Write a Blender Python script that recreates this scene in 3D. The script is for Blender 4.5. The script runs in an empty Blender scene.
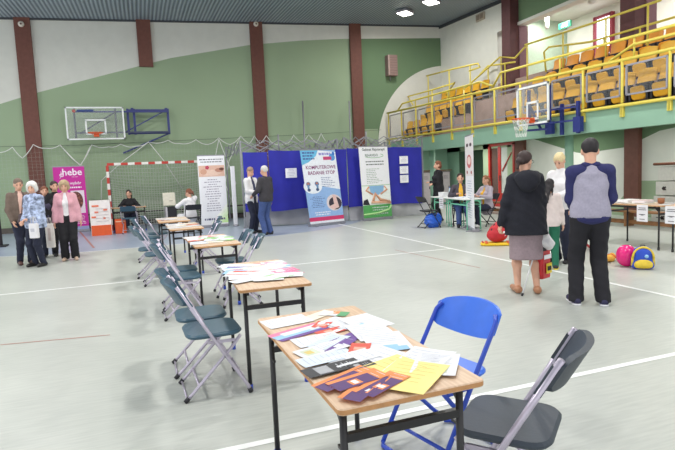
import bpy, math, random
import numpy as np
from mathutils import Vector, Matrix

random.seed(7)
SC = bpy.context.scene
COL = SC.collection
PI = math.pi
R = math.radians

# ------------------------------------------------------------------ camera
FPX, PITCH, ROLL, YAW, HC = 534.5, .09717, -.04426, .34487, 1.504
_F = np.array([math.sin(YAW) * math.cos(PITCH), math.cos(YAW) * math.cos(PITCH), -math.sin(PITCH)])
_R = np.array([math.cos(YAW), -math.sin(YAW), 0.0])
_U = np.cross(_R, _F)
_R2 = _R * math.cos(ROLL) + _U * math.sin(ROLL)
_U2 = -_R * math.sin(ROLL) + _U * math.cos(ROLL)
cam_d = bpy.data.cameras.new('camera')
cam = bpy.data.objects.new('camera', cam_d)
COL.objects.link(cam)
cam_d.sensor_width = 36
cam_d.lens = 36 * FPX / 675
cam_d.clip_end = 200
m = Matrix.Identity(4)
for i in range(3):
    m[i][0], m[i][1], m[i][2] = _R2[i], _U2[i], -_F[i]
m[2][3] = HC
cam.matrix_world = m
SC.camera = cam


def _ray(u, v):
    return _F + _R2 * (u - 337.5) / FPX - _U2 * (v - 225) / FPX


def gz(u, v, z=0.0):
    d = _ray(u, v)
    t = (z - HC) / d[2]
    return (float(d[0] * t), float(d[1] * t))


def gx(u, v, x):
    d = _ray(u, v)
    t = x / d[0]
    return (float(d[1] * t), float(HC + d[2] * t))


# ------------------------------------------------------------------ materials
def lin(c):
    return tuple((x / 12.92 if x <= .04045 else ((x + .055) / 1.055) ** 2.4) for x in c)


def mat(name, rgb, rough=.6, metal=0.0, var=.06, scale=14, bump=0.0, alpha=1.0, emit=0, trans=0.0, spec=.5):
    """rgb is sRGB 0..255"""
    M = bpy.data.materials.new(name)
    M.use_nodes = True
    nt = M.node_tree
    b = nt.nodes['Principled BSDF']
    c = lin([x / 255 for x in rgb])
    b.inputs['Roughness'].default_value = rough
    b.inputs['Metallic'].default_value = metal
    b.inputs['Specular IOR Level'].default_value = spec
    tc = nt.nodes.new('ShaderNodeTexCoord')
    no = nt.nodes.new('ShaderNodeTexNoise')
    no.inputs['Scale'].default_value = scale
    no.inputs['Detail'].default_value = 3
    nt.links.new(tc.outputs['Object'], no.inputs['Vector'])
    cr = nt.nodes.new('ShaderNodeValToRGB')
    cr.color_ramp.elements[0].position = .3
    cr.color_ramp.elements[1].position = .7
    cr.color_ramp.elements[0].color = (*[x * (1 - var) for x in c], 1)
    cr.color_ramp.elements[1].color = (*[min(1, x * (1 + var)) for x in c], 1)
    nt.links.new(no.outputs['Fac'], cr.inputs['Fac'])
    nt.links.new(cr.outputs['Color'], b.inputs['Base Color'])
    if bump:
        bu = nt.nodes.new('ShaderNodeBump')
        bu.inputs['Strength'].default_value = bump
        bu.inputs['Distance'].default_value = .01
        nt.links.new(no.outputs['Fac'], bu.inputs['Height'])
        nt.links.new(bu.outputs['Normal'], b.inputs['Normal'])
    if alpha < 1:
        b.inputs['Alpha'].default_value = alpha
    if trans:
        b.inputs['Transmission Weight'].default_value = trans
    if emit:
        b.inputs['Emission Color'].default_value = (*c, 1)
        b.inputs['Emission Strength'].default_value = emit
    return M


_mc = {}


def cm(rgb, rough=.7, **k):
    """plain coloured material, cached"""
    key = (tuple(rgb), rough, tuple(sorted(k.items())))
    if key not in _mc:
        _mc[key] = mat('paint_%d_%d_%d' % tuple(rgb), rgb, rough, **k)
    return _mc[key]


# ------------------------------------------------------------------ mesh builder
class MB:
    def __init__(s):
        s.v, s.f, s.m, s.mats, s.sm = [], [], [], [], []

    def mi(s, M):
        if M not in s.mats:
            s.mats.append(M)
        return s.mats.index(M)

    def add(s, vs, fs, M, smooth=False, mx=None):
        o = len(s.v)
        if mx is not None:
            vs = [tuple(mx @ Vector(v)) for v in vs]
        s.v += [tuple(map(float, v)) for v in vs]
        k = s.mi(M)
        for f in fs:
            s.f.append(tuple(int(i) + o for i in f))
            s.m.append(k)
            s.sm.append(smooth)
        return s

    def box(s, c, d, M, mx=None, bev=0.0):
        x, y, z = d[0] / 2, d[1] / 2, d[2] / 2
        cx, cy, cz = c
        if bev <= 0:
            vs = [(cx + a * x, cy + b * y, cz + e * z) for a in (-1, 1) for b in (-1, 1) for e in (-1, 1)]
            fs = [(0, 1, 3, 2), (4, 6, 7, 5), (0, 4, 5, 1), (2, 3, 7, 6), (0, 2, 6, 4), (1, 5, 7, 3)]
            return s.add(vs, fs, M, False, mx)
        b = min(bev, x * .9, y * .9, z * .9)
        return s.rprism(c, d, max(b, min(x, y) * .02), M, mx, b)

    def rprism(s, c, d, r, M, mx=None, ch=0.004, seg=4, smooth=False):
        """rounded-corner slab, corners rounded in XY, chamfered in z"""
        x, y, z = d[0] / 2, d[1] / 2, d[2] / 2
        ch = min(ch, z * .9, r * .9)

        def ring(ins, zz):
            out = []
            for (sx, sy, a0) in ((1, 1, 0), (-1, 1, 90), (-1, -1, 180), (1, -1, 270)):
                for i in range(seg + 1):
                    a = R(a0 + 90 * i / seg)
                    out.append((c[0] + sx * (x - r) + (r - ins) * math.cos(a), c[1] + sy * (y - r) + (r - ins) * math.sin(a), c[2] + zz))
            return out
        n = 4 * (seg + 1)
        rings = [ring(ch, -z), ring(0, -z + ch), ring(0, z - ch), ring(ch, z)]
        vs = sum(rings, [])
        fs = [tuple(reversed(range(n))), tuple(range(3 * n, 4 * n))]
        for k in range(3):
            for i in range(n):
                j = (i + 1) % n
                fs.append((k * n + i, k * n + j, (k + 1) * n + j, (k + 1) * n + i))
        return s.add(vs, fs, M, smooth, mx)

    def tube(s, pts, r, M, seg=8, mx=None, closed=False, r2=None):
        P = [Vector(p) for p in pts]
        n = len(P)
        vs, fs = [], []
        pn = None
        for i, p in enumerate(P):
            if closed:
                t = (P[(i + 1) % n] - P[i - 1])
            else:
                t = P[min(i + 1, n - 1)] - P[max(i - 1, 0)]
            t.normalize()
            if pn is None:
                a = Vector((0, 0, 1)) if abs(t.z) < .9 else Vector((1, 0, 0))
                pn = t.cross(a).normalized()
            else:
                pn = (pn - t * pn.dot(t)).normalized()
            b = t.cross(pn)
            rr = r if r2 is None else r + (r2 - r) * i / (n - 1)
            for k in range(seg):
                a = 2 * PI * k / seg
                vs.append(tuple(p + (pn * math.cos(a) + b * math.sin(a)) * rr))
        for i in range(n if closed else n - 1):
            for k in range(seg):
                a, b2 = i * seg + k, i * seg + (k + 1) % seg
                c2, d = ((i + 1) % n) * seg + (k + 1) % seg, ((i + 1) % n) * seg + k
                fs.append((a, b2, c2, d))
        if not closed:
            fs.append(tuple(reversed(range(seg))))
            fs.append(tuple(range((n - 1) * seg, n * seg)))
        return s.add(vs, fs, M, seg > 4, mx)

    def bar(s, a, b, w, h, M, mx=None):
        a, b = Vector(a), Vector(b)
        t = (b - a)
        L = t.length
        t.normalize()
        up = Vector((0, 0, 1)) if abs(t.z) < .95 else Vector((1, 0, 0))
        x = t.cross(up).normalized()
        y = x.cross(t)
        vs = []
        for q in (a, b):
            for sx, sy in ((-1, -1), (1, -1), (1, 1), (-1, 1)):
                vs.append(tuple(q + x * sx * w / 2 + y * sy * h / 2))
        return s.add(vs, [(3, 2, 1, 0), (4, 5, 6, 7), (0, 1, 5, 4), (1, 2, 6, 5), (2, 3, 7, 6), (3, 0, 4, 7)], M, False, mx)

    def lathe(s, prof, M, seg=16, mx=None, smooth=True):
        vs, fs = [], []
        n = len(prof)
        for r, z in prof:
            for k in range(seg):
                a = 2 * PI * k / seg
                vs.append((r * math.cos(a), r * math.sin(a), z))
        for i in range(n - 1):
            for k in range(seg):
                fs.append((i * seg + k, i * seg + (k + 1) % seg, (i + 1) * seg + (k + 1) % seg, (i + 1) * seg + k))
        fs.append(tuple(reversed(range(seg))))
        fs.append(tuple(range((n - 1) * seg, n * seg)))
        return s.add(vs, fs, M, smooth, mx)

    def poly(s, pts, M, mx=None):
        return s.add(pts, [tuple(range(len(pts)))], M, False, mx)

    def grid(s, fn, nu, nv, M, smooth=True, mx=None, thick=0.0):
        """fn(a,b)->point or material function via M(a,b)"""
        vs = [fn(i / nu, j / nv) for j in range(nv + 1) for i in range(nu + 1)]
        o = len(s.v)
        if mx is not None:
            vs = [tuple(mx @ Vector(v)) for v in vs]
        s.v += [tuple(map(float, v)) for v in vs]
        for j in range(nv):
            for i in range(nu):
                a = o + j * (nu + 1) + i
                s.f.append((a, a + 1, a + nu + 2, a + nu + 1))
                mm = M((i + .5) / nu, (j + .5) / nv) if callable(M) else M
                s.m.append(s.mi(mm))
                s.sm.append(smooth)
        return s

    def build(s, name, parent=None, loc=None, rotz=0.0):
        me = bpy.data.meshes.new(name)
        me.from_pydata(s.v, [], s.f)
        for M in s.mats:
            me.materials.append(M)
        me.polygons.foreach_set('material_index', s.m)
        me.polygons.foreach_set('use_smooth', s.sm)
        me.update()
        o = bpy.data.objects.new(name, me)
        COL.objects.link(o)
        if parent:
            o.parent = parent
        if loc is not None:
            o.location = loc
        o.rotation_euler[2] = rotz
        return o


def tag(o, label=None, cat=None, group=None, kind=None):
    if label: o['label'] = label
    if cat: o['category'] = cat
    if group: o['group'] = group
    if kind: o['kind'] = kind
    return o


def thing(name, label, cat, loc=(0, 0, 0), rotz=0.0, group=None):
    o = bpy.data.objects.new(name, None)
    o.empty_display_size = .1
    COL.objects.link(o)
    o.location = loc
    o.rotation_euler[2] = rotz
    return tag(o, label, cat, group)


def struct(o):
    o['kind'] = 'structure'
    return o


def dup(root, loc, rotz=None, label=None, group=None):
    r = root.copy()
    COL.objects.link(r)
    r.location = loc
    if rotz is not None: r.rotation_euler[2] = rotz
    if label: r['label'] = label
    if group: r['group'] = group
    for ch in list(root.children):
        c = ch.copy()
        COL.objects.link(c)
        c.parent = r
        for g in list(ch.children):
            d = g.copy()
            COL.objects.link(d)
            d.parent = c
    return r


_fc = {}


def text_geo(s):
    """flat glyph outlines of a string, unit size, centred; returns verts, faces"""
    if s in _fc: return _fc[s]
    cu = bpy.data.curves.new('letters', 'FONT')
    cu.body = s
    cu.size = 1
    cu.align_x = 'CENTER'
    cu.resolution_u = 2
    cu.offset = .018
    o = bpy.data.objects.new('letters', cu)
    COL.objects.link(o)
    dg = bpy.context.evaluated_depsgraph_get()
    dg.update()
    me = o.evaluated_get(dg).to_mesh()
    vs = [tuple(v.co) for v in me.vertices]
    fs = [tuple(p.vertices) for p in me.polygons]
    o.evaluated_get(dg).to_mesh_clear()
    bpy.data.objects.remove(o)
    bpy.data.curves.remove(cu)
    _fc[s] = (vs, fs)
    return _fc[s]


def text(mb, s, cx, cy, size, M, mx, wide=1.0, z=0.0):
    """puts text in the local xy plane of mx"""
    vs, fs = text_geo(s)
    mb.add([(cx + v[0] * size * wide, cy + v[1] * size, z) for v in vs], fs, M, False, mx)


def disc(mb, cx, cy, rx, ry, M, mx, z=0.0, n=20, a0=0, a1=360):
    pts = [(cx + rx * math.cos(R(a0 + (a1 - a0) * i / n)), cy + ry * math.sin(R(a0 + (a1 - a0) * i / n)), z) for i in range(n + (0 if a1 - a0 >= 360 else 1))]
    mb.poly(pts, M, mx)


def rect(mb, x0, y0, x1, y1, M, mx, z=0.0):
    mb.poly([(x0, y0, z), (x1, y0, z), (x1, y1, z), (x0, y1, z)], M, mx)


# upright plane matrix: local x -> along dir, local y -> up, local z -> towards viewer
def upright(x, y, z, ang, lean=0.0):
    return Matrix.Translation((x, y, z)) @ Matrix.Rotation(ang, 4, 'Z') @ Matrix.Rotation(PI / 2 + lean, 4, 'X')


# ------------------------------------------------------------------ implicit surfaces (bodies, clothes)
def _seg(P, a, b, ra, rb, fl):
    a = np.array(a, float); b = np.array(b, float); fl = np.array(fl, float)
    Q = (P - a) * fl
    ab = (b - a) * fl
    L = max(float(ab @ ab), 1e-9)
    h = np.clip((Q @ ab) / L, 0, 1)
    d = np.sqrt(((Q - h[..., None] * ab) ** 2).sum(-1)) - (ra + (rb - ra) * h)
    return d / max(1.0, float(fl.max()) * .8)


def _ell(P, c, r, rot=None):
    Q = P - np.array(c, float)
    if rot is not None: Q = Q @ rot
    r = np.array(r, float)
    k = np.sqrt(((Q / r) ** 2).sum(-1))
    return (k - 1) * float(r.min()) * (0.5 + 0.5 * min(1.0, r.min() / r.max()) + .2)


def C(a, b, ra, rb=None, fl=(1, 1, 1)):
    return ('c', a, b, ra, ra if rb is None else rb, fl)


def E(c, r, rot=None):
    return ('e', c, r, rot)


def inflate(prims, d):
    out = []
    for p in prims:
        if p[0] == 'c': out.append(('c', p[1], p[2], p[3] + d, p[4] + d, p[5]))
        else: out.append(('e', p[1], tuple(x + d for x in p[2]), p[3]))
    return out


def ev(P, prims, k):
    D = None
    for p in prims:
        d = _seg(P, *p[1:]) if p[0] == 'c' else _ell(P, *p[1:])
        if D is None: D = d
        else:
            h = np.clip(.5 + .5 * (D - d) / k, 0, 1)
            D = D * (1 - h) + d * h - k * h * (1 - h)
    return D


def bounds(prims, pad=.03):
    lo = np.full(3, 1e9); hi = -lo
    for p in prims:
        if p[0] == 'c':
            for q, r in ((p[1], p[3]), (p[2], p[4])):
                q = np.array(q, float)
                lo = np.minimum(lo, q - r); hi = np.maximum(hi, q + r)
        else:
            q = np.array(p[1], float); r = max(p[2])
            lo = np.minimum(lo, q - r); hi = np.maximum(hi, q + r)
    return lo - pad, hi + pad


def nets(prims, h, k=.03, cut=(), sub=(), wr=0.0):
    lo, hi = bounds(prims)
    n = np.ceil((hi - lo) / h).astype(int) + 1
    ax = [lo[i] + h * np.arange(n[i]) for i in range(3)]
    P = np.stack(np.meshgrid(*ax, indexing='ij'), -1)
    D = ev(P, prims, k)
    if wr:
        D = D + wr * (np.sin(P[..., 2] * 41 + P[..., 0] * 17) * np.sin(P[..., 0] * 23 + P[..., 1] * 31 + P[..., 2] * 9))
    for nn, d0 in cut:
        D = np.maximum(D, P @ np.array(nn, float) - d0)
    for sp in sub:
        D = np.maximum(D, -ev(P, sp, .01))
    S = D < 0
    idx = np.full(tuple(n - 1), -1, int)
    cnt = np.zeros(tuple(n - 1)); acc = np.zeros(tuple(n - 1) + (3,))
    cs = [(i, j, l) for i in (0, 1) for j in (0, 1) for l in (0, 1)]
    sl = lambda c: tuple(slice(c[i], n[i] - 1 + c[i]) for i in range(3))
    for a in cs:
        for d in range(3):
            if a[d]: continue
            b = list(a); b[d] = 1
            A, B = D[sl(a)], D[sl(b)]
            cr = (A < 0) != (B < 0)
            t = np.where(cr, A / np.where(cr, A - B, 1), 0)
            for q in range(3):
                acc[..., q] += np.where(cr, a[q] + (t if q == d else 0), 0)
            cnt += cr
    msk = cnt > 0
    idx[msk] = np.arange(msk.sum())
    I = np.argwhere(msk)
    V = lo + h * (I + acc[msk] / cnt[msk][:, None])
    F = []
    for d in range(3):
        e, g = (d + 1) % 3, (d + 2) % 3
        s0 = [slice(1, n[i] - 1) for i in range(3)]; s1 = list(s0)
        s0[d] = slice(0, n[d] - 1); s1[d] = slice(1, n[d])
        A, B = S[tuple(s0)], S[tuple(s1)]
        w = np.argwhere(A != B)
        if not len(w): continue
        base = w.copy(); base[:, e] += 1; base[:, g] += 1
        inn = A[tuple(w.T)]
        q = []
        for de, dg in ((-1, -1), (0, -1), (0, 0), (-1, 0)):
            c = base.copy(); c[:, e] += de; c[:, g] += dg
            q.append(idx[tuple(c.T)])
        q = np.stack(q, 1)
        q[~inn] = q[~inn][:, ::-1]
        F.append(q)
    F = np.concatenate(F)
    F = F[(F >= 0).all(1)]
    return V, F

LAMP_W = 110.0
WORLD_S = 1.2
EXPO = 0.40


# ------------------------------------------------------------------ people
def ik(a, b, l1, l2, hint):
    a, b, hint = Vector(a), Vector(b), Vector(hint)
    d = b - a
    L = min(d.length, (l1 + l2) * .998)
    d.normalize()
    b = a + d * L
    x = (l1 * l1 - l2 * l2 + L * L) / (2 * L)
    y = math.sqrt(max(l1 * l1 - x * x, 0))
    hh = (hint - d * hint.dot(d)).normalized()
    return tuple(a + d * x + hh * y), tuple(b)


SKIN = cm((214, 165, 140), .55, var=.04)
LIP = cm((176, 96, 88), .5)
EYE = cm((38, 30, 28), .3)
BROW = cm((90, 66, 50), .8)


def hand_prims(w, d, n, sgn, curl=.5, gap=.011):
    """w wrist, d direction to the knuckles, n palm normal, sgn side of the thumb"""
    w, d, n = Vector(w), Vector(d).normalized(), Vector(n)
    n = (n - d * n.dot(d)).normalized()
    s = d.cross(n) * sgn
    out = []
    for i in range(4):
        o = (1.5 - i) * .02
        b0 = w + d * .02 + s * o * .55
        b1 = w + d * (.088 - .004 * abs(i - 1)) + s * o
        out.append(C(tuple(b0), tuple(b1), .0155, .0125))
        ln = (.036, .042, .039, .03)[i]
        a1 = curl * .6
        d1 = d * math.cos(a1) + n * math.sin(a1)
        b2 = b1 + d1 * ln
        d2 = d * math.cos(a1 + curl) + n * math.sin(a1 + curl)
        b3 = b2 + d2 * ln * .75
        out += [C(tuple(b1), tuple(b2), .0105, .0092), C(tuple(b2), tuple(b3), .0092, .0078)]
    t0 = w + d * .025 + s * .022
    t1 = t0 + (d * .6 + s * .65 + n * .35).normalized() * .045
    t2 = t1 + (d * .85 + s * .2 + n * .45).normalized() * .034
    out += [C(tuple(t0), tuple(t1), .015, .0125), C(tuple(t1), tuple(t2), .0115, .009)]
    return out


def human(label, x, y, face, h, sex='f', sit=False, wL=(-.26, .05, .84), wR=(.26, .05, .84), eL=(-.5, -1, 0), eR=(.5, -1, 0),
          ankL=None, ankR=None, lean=0.0, yaw=0.0, nod=0.0, res=.018, skin=SKIN, curl=.5, palm=None, seat=.5,
          outfit=(), hair=None, hairM=None, glasses=False, bulk=1.0, group=None, zoff=0.0, legs='trousers', fist=None):
    """local frame: +y is forward, -x is the person's left hand side seen from behind... L = -x, R = +x"""
    K = h / 1.75
    root = thing('person', label, 'person', (x, y, zoff), R(face) - PI / 2, group)
    hip = seat + .05 if sit else .93
    dz = hip - .93
    cl, sl_ = math.cos(lean), math.sin(lean)

    def T(p):  # torso point -> leaned about the hips
        px, py, pz = p
        pz0 = pz - .93
        return (px, py * cl + pz0 * sl_, hip + pz0 * cl - py * sl_)
    sw = .142 if sex == 'f' else .168
    shL, shR = T((-sw, 0, 1.40)), T((sw, 0, 1.40))
    elL, wL = ik(shL, wL, .285, .255, eL)
    elR, wR = ik(shR, wR, .285, .255, eR)
    hpL, hpR = (-.09, 0, hip - .02), (.09, 0, hip - .02)
    if sit:
        ankL = ankL or (-.10, .42, .08); ankR = ankR or (.10, .42, .08)
    else:
        ankL = ankL or (-.10, 0, .08); ankR = ankR or (.10, 0, .08)
    knL, akL = ik(hpL, ankL, .44, .42, (0, 1, .3 if sit else 0))
    knR, akR = ik(hpR, ankR, .44, .42, (0, 1, .3 if sit else 0))
    b = bulk
    torso = [C(T((-.075, 0, .95)), T((.075, 0, .95)), .115 * b, None, (1, 1.12, 1)),
             C(T((0, .0, 1.0)), T((0, .005, 1.18)), .125 * b, .135 * b, (.92, 1.25, 1)),
             C(T((-.05, 0, 1.27)), T((.05, 0, 1.27)), .117 * b, None, (1, 1.2, 1)),
             C(T((-sw + .02, -.01, 1.385)), T((sw - .02, -.01, 1.385)), .055, None, (1, 1, 1)),
             C(T((0, -.01, 1.38)), T((0, -.005, 1.455)), .078, .052)]
    if sex == 'f':
        torso += [E(T((-.07, .095, 1.26)), (.06, .06, .06)), E(T((.07, .095, 1.26)), (.06, .06, .06))]
    armL = [C(shL, elL, .05 * b, .042 * b), C(elL, wL, .043 * b, .028)]
    armR = [C(shR, elR, .05 * b, .042 * b), C(elR, wR, .043 * b, .028)]
    lr = .84 if any(o_[0] == 'trousers' for o_ in outfit) else 1.0
    thigh = [C(hpL, knL, .088 * b * lr, .06 * lr), C(hpR, knR, .088 * b * lr, .06 * lr)]
    calf = []
    for kn, ak in ((knL, akL), (knR, akR)):
        k_, a_ = Vector(kn), Vector(ak)
        mid = k_.lerp(a_, .33) + Vector((0, -.012, 0))
        calf += [C(kn, tuple(mid), .052 * lr, .058 * lr), C(tuple(mid), ak, .056 * lr, .036)]
    feet = []
    for ak in (akL, akR):
        sgn = -1 if ak[0] < 0 else 1
        feet += [C((ak[0], ak[1] - .03, ak[2] - .045), (ak[0] + sgn * .03, ak[1] + .15, ak[2] - .052), .036, .026, (1, 1, 1.15))]
    # head: own frame
    hp = Vector(T((0, .015, 1.62)))
    Rh = Matrix.Rotation(yaw, 3, 'Z') @ Matrix.Rotation(-nod - lean, 3, 'X')
    Rn = np.array(Rh)

    def H(p):
        return tuple(hp + Rh @ Vector(p))
    head = [E(H((0, -.01, .03)), (.073, .092, .095), Rn), E(H((0, .03, -.035)), (.058, .062, .075), Rn),
            E(H((0, .055, -.075)), (.032, .03, .026), Rn),
            C(H((0, .088, .005)), H((0, .108, -.028)), .009, .014), C(H((0, .092, -.055)), H((0, .094, -.055)), .017),
            E(H((-.077, -.005, -.012)), (.012, .022, .032), Rn), E(H((.077, -.005, -.012)), (.012, .022, .032), Rn),
            C(T((0, -.012, 1.42)), H((0, -.02, -.05)), .058, .054)]
    mb = MB()
    v, f = nets(torso + armL + armR + thigh + calf + feet + [C(T((0, -.012, 1.42)), H((0, -.02, -.05)), .056, .052)], res, .03)
    mb.add(v * K, f, skin, True)
    hr = min(res, .009)
    v, f = nets(head, hr, .022)
    mb.add(v * K, f, skin, True)
    for s in (-1, 1):
        for (c0, rr, M) in (((s * .03, .082, .008), (.013, .008, .008), EYE), ((s * .031, .085, .03), (.02, .007, .004), BROW)):
            v, f = nets([E(H(c0), rr, Rn)], .005, .005)
            mb.add(v * K, f, M, True)
    v, f = nets([E(H((0, .099, -.056)), (.024, .01, .007), Rn)], .005, .005)
    mb.add(v * K, f, LIP, True)
    for (el, w, sgn, fi) in ((elL, wL, 1, 0), (elR, wR, -1, 1)):
        d = Vector(w) - Vector(el)
        pn = palm[fi] if palm else Vector((-sgn * -1.0, .3, 0)) * (1 if not sit else 1)
        if not palm:
            pn = Vector((sgn, .25, 0)) if abs(d.normalized().z) > .6 else Vector((0, 0, -1))
        sg = 1 if (Vector(d).normalized().cross(Vector(pn)).dot(Vector((0, 1, .6))) > 0) else -1
        v, f = nets(hand_prims(w, d, pn, sg, curl), .006 if res < .015 else .0085, .006)
        mb.add(v * K, f, skin, True)
    body = mb.build('body', root)
    # ---- clothes
    J = dict(T=T, H=H, hip=hip, shL=shL, shR=shR, elL=elL, elR=elR, wL=wL, wR=wR, knL=knL, knR=knR, akL=akL, akR=akR, hp=hp, Rn=Rn)
    parts = dict(body=body)

    def cloth(name, prims, M, k=.035, cut=(), sub=(), wr=.003, lab=None, r=None):
        v, f = nets(prims, r or res, k, cut, sub, wr)
        q = MB()
        q.add(v * K, f, M, True)
        o = q.build(name, root)
        if lab: o['label'] = lab
        parts[name] = o
        return o
    top_off = dict(shirt=.014, jacket=.028, vest=.022)
    for it in outfit:
        kind, M = it[0], it[1]
        op = it[2] if len(it) > 2 else {}
        if kind in ('shirt', 'jacket', 'cardigan', 'sweater'):
            off = op.get('off', .017 if kind != 'shirt' else .010)
            hem = op.get('hem', .90 if kind != 'shirt' else .93)
            pr = inflate(torso, off)
            if 'sleeveM' in op: pr[3:4] = inflate(torso[3:4], off - .016)
            if kind != 'shirt' or op.get('loose'):
                pr += [C(T((-.06, 0, hem + .1)), T((.06, 0, hem + .1)), .118 * b + off, .118 * b + off, (1, 1.08, 1)),
                       C(T((0, 0, 1.2)), T((0, 0, hem)), .13 * b + off, .15 * b + off, (.9, 1.15, 1))]
            hn = Vector(T((0, 0, hem))); dn = Vector(T((0, 0, hem))) - Vector(T((0, 0, hem + 1)))
            cut = [(tuple(dn), float(hn.dot(dn)))]
            sv = op.get('sleeve', .96)
            slv = []
            for (s0, e0, w0) in ((shL, elL, wL), (shR, elR, wR)):
                e1 = Vector(e0).lerp(Vector(w0), sv) if sv > .2 else Vector(s0).lerp(Vector(e0), .55)
                if sv > .2:
                    slv += [C(s0, e0, .054 * b + off, .044 * b + off), C(e0, tuple(e1), .044 * b + off, .03 + off)]
                else:
                    slv += [C(s0, tuple(e1), .054 * b + off, .048 * b + off)]
            sub = []
            if op.get('open'):
                w_ = op['open']
                sub = [[C(T((0, .22, hem - .15)), T((0, .20, 1.5)), w_ * .95, w_ * .8, (1, .33, 1))]]
            if 'sleeveM' in op:
                cloth(kind, pr, M, .035, cut, sub)
                rg = [C(T((s_ * .075, -.012, 1.425)), sh_, .066, .072) for s_, sh_ in ((-1, shL), (1, shR))]
                cloth('sleeve', slv[:2] + rg[:1], op['sleeveM'], .03); cloth('sleeve', slv[2:] + rg[1:], op['sleeveM'], .03)
            else:
                cloth(kind, pr + slv, M, .035, cut if not sit and min(elL[2], elR[2], wL[2], wR[2]) > hem - .0 else cut if op.get('hardcut') else (), sub)
            if op.get('collar'):
                cloth('collar', [C(T((-.05, -.02, 1.475)), T((.05, -.02, 1.475)), .05, None, (1, .9, 1.5)), C(T((-.045, .03, 1.46)), T((.045, .03, 1.46)), .04, None, (1, 1, 1.3))], op['collar'], .03, wr=0)
            if op.get('band'):
                cloth('waistband', [C(T((-.05, 0, hem + .02)), T((.05, 0, hem + .02)), .13 * b + off, None, (1, 1.13, 2.2)), C(T((-.05, 0, hem - .02)), T((.05, 0, hem - .02)), .128 * b + off, None, (1, 1.13, 2.2))], op['band'], .03, wr=0)
        elif kind == 'trousers':
            off = op.get('off', .014)
            hemr = op.get('hemr', .058)
            pr = inflate([torso[0]], off * .8)
            for hpj, kn, ak in ((hpL, knL, akL), (hpR, knR, akR)):
                a_ = Vector(ak) + Vector((0, -.01, -.03))
                pr += [C(hpj, kn, .092 * b + off, .062 + off), C(kn, tuple(a_), .062 + off, hemr)]
            cloth('trousers', pr, M, .03, [((0, 0, -1), -.035)] + ([] if sit else [((0, 0, 1), 1.02 + 0)]), wr=.004)
        elif kind == 'skirt':
            z0 = op.get('hem', .5)
            cloth('skirt', [C((-.06, 0, .95), (.06, 0, .95), .135, None, (1, 1.1, 1)), C((-.05, 0, .85), (-.05, .0, z0 - .1), .15, .148, (1, 1.12, 1)), C((.05, 0, .85), (.05, .0, z0 - .1), .15, .148, (1, 1.12, 1))],
                  M, .03, [((0, 0, -1), -z0)], [[C((-.02, -.24, z0 - .2), (-.02, -.17, z0 + .12), .03)]] if op.get('slit') else (), wr=.002)
        elif kind == 'coat':
            z0 = op.get('hem', .75)
            pr = inflate(torso, .034) + [C(T((-.02, -.01, 1.3)), (-.06, -.02, z0 - .15), .14, .225, (1, 1.15, 1)), C(T((.02, -.01, 1.3)), (.06, -.02, z0 - .15), .14, .225, (1, 1.15, 1))]
            cloth('coat', pr + [C(shL, elL, .078, .066), C(elL, wL, .066, .055), C(shR, elR, .078, .066), C(elR, wR, .066, .055)], M, .04, [((0, 0, -1), -z0)], wr=.006)
            cloth('hood', [E(T((0, -.13, 1.42)), (.15, .09, .10)), E(T((0, -.17, 1.36)), (.11, .07, .10)), C(T((-.11, -.03, 1.45)), T((.11, -.03, 1.45)), .055), C(T((-.11, .03, 1.42)), T((-.1, -.06, 1.45)), .05), C(T((.11, .03, 1.42)), T((.1, -.06, 1.45)), .05)], M, .04, wr=.004)
        elif kind == 'shoes':
            for ak in (akL, akR):
                sg = -1 if ak[0] < 0 else 1
                z = ak[2] - .08
                pr = [C((ak[0], ak[1] - .045, z + .045), (ak[0] + sg * .032, ak[1] + .17, z + .036), .045, .036, (1, 1, 1)),
                      C((ak[0], ak[1] - .03, z + .05), (ak[0], ak[1] - .01, z + op.get('high', .075)), .044, .045)]
                cloth('shoe', pr, M, .02, [((0, 0, -1), -z)], wr=0, r=min(res, .012), lab=op.get('lab'))
                if op.get('sole'):
                    cloth('sole', [C((ak[0], ak[1] - .045, z + .01), (ak[0] + sg * .032, ak[1] + .172, z + .01), .048, .04, (1, 1, 2.5))], op['sole'], .02, [((0, 0, -1), -z)], wr=0, r=min(res, .012))
        elif kind == 'prims':
            cloth(op['name'], [tuple(p) for p in op['fn'](J)], M, op.get('k', .03), wr=op.get('wr', .002), r=op.get('r'), lab=op.get('lab'))
    # ---- hair
    if hair:
        hm = hairM or BROW
        pr = [E(H((0, -.02, .04)), (.083, .1, .096), Rn)]
        fn_ = Rh @ Vector((0, 1, -.55)); fn_.normalize()
        lim = .062 if hair != 'bald' else .01
        cut = [(tuple(fn_), float(Vector(H((0, lim, .035))).dot(fn_)))]
        dn = Rh @ Vector((0, -.35, -1)); dn.normalize()
        if hair == 'short': cut.append((tuple(dn), float(Vector(H((0, -.03, -.05))).dot(dn))))
        extra = []
        if hair == 'fluffy':
            pr = [E(H((0, -.015, .045)), (.105, .115, .11), Rn), E(H((-.06, -.02, -.02)), (.05, .07, .07), Rn), E(H((.06, -.02, -.02)), (.05, .07, .07), Rn)]
            cut = [(tuple(fn_), float(Vector(H((0, .07, .035))).dot(fn_)))]
        if hair == 'bob':
            pr += [E(H((0, -.045, -.03)), (.09, .075, .09), Rn)]
        if hair == 'bun':
            pr += [E(H((0, -.12, .0)), (.045, .042, .045), Rn)]
            extra = [C(H((0, -.13, .0)), H((.0, -.15, -.09)), .028, .012)]
        if hair == 'ponytail':
            pr += [E(H((0, -.11, .05)), (.03, .03, .03), Rn)]
            extra = [C(H((0, -.13, .05)), H((.01, -.16, -.03)), .03, .03), C(H((.01, -.16, -.03)), H((.02, -.14, -.14)), .03, .012)]
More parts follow.
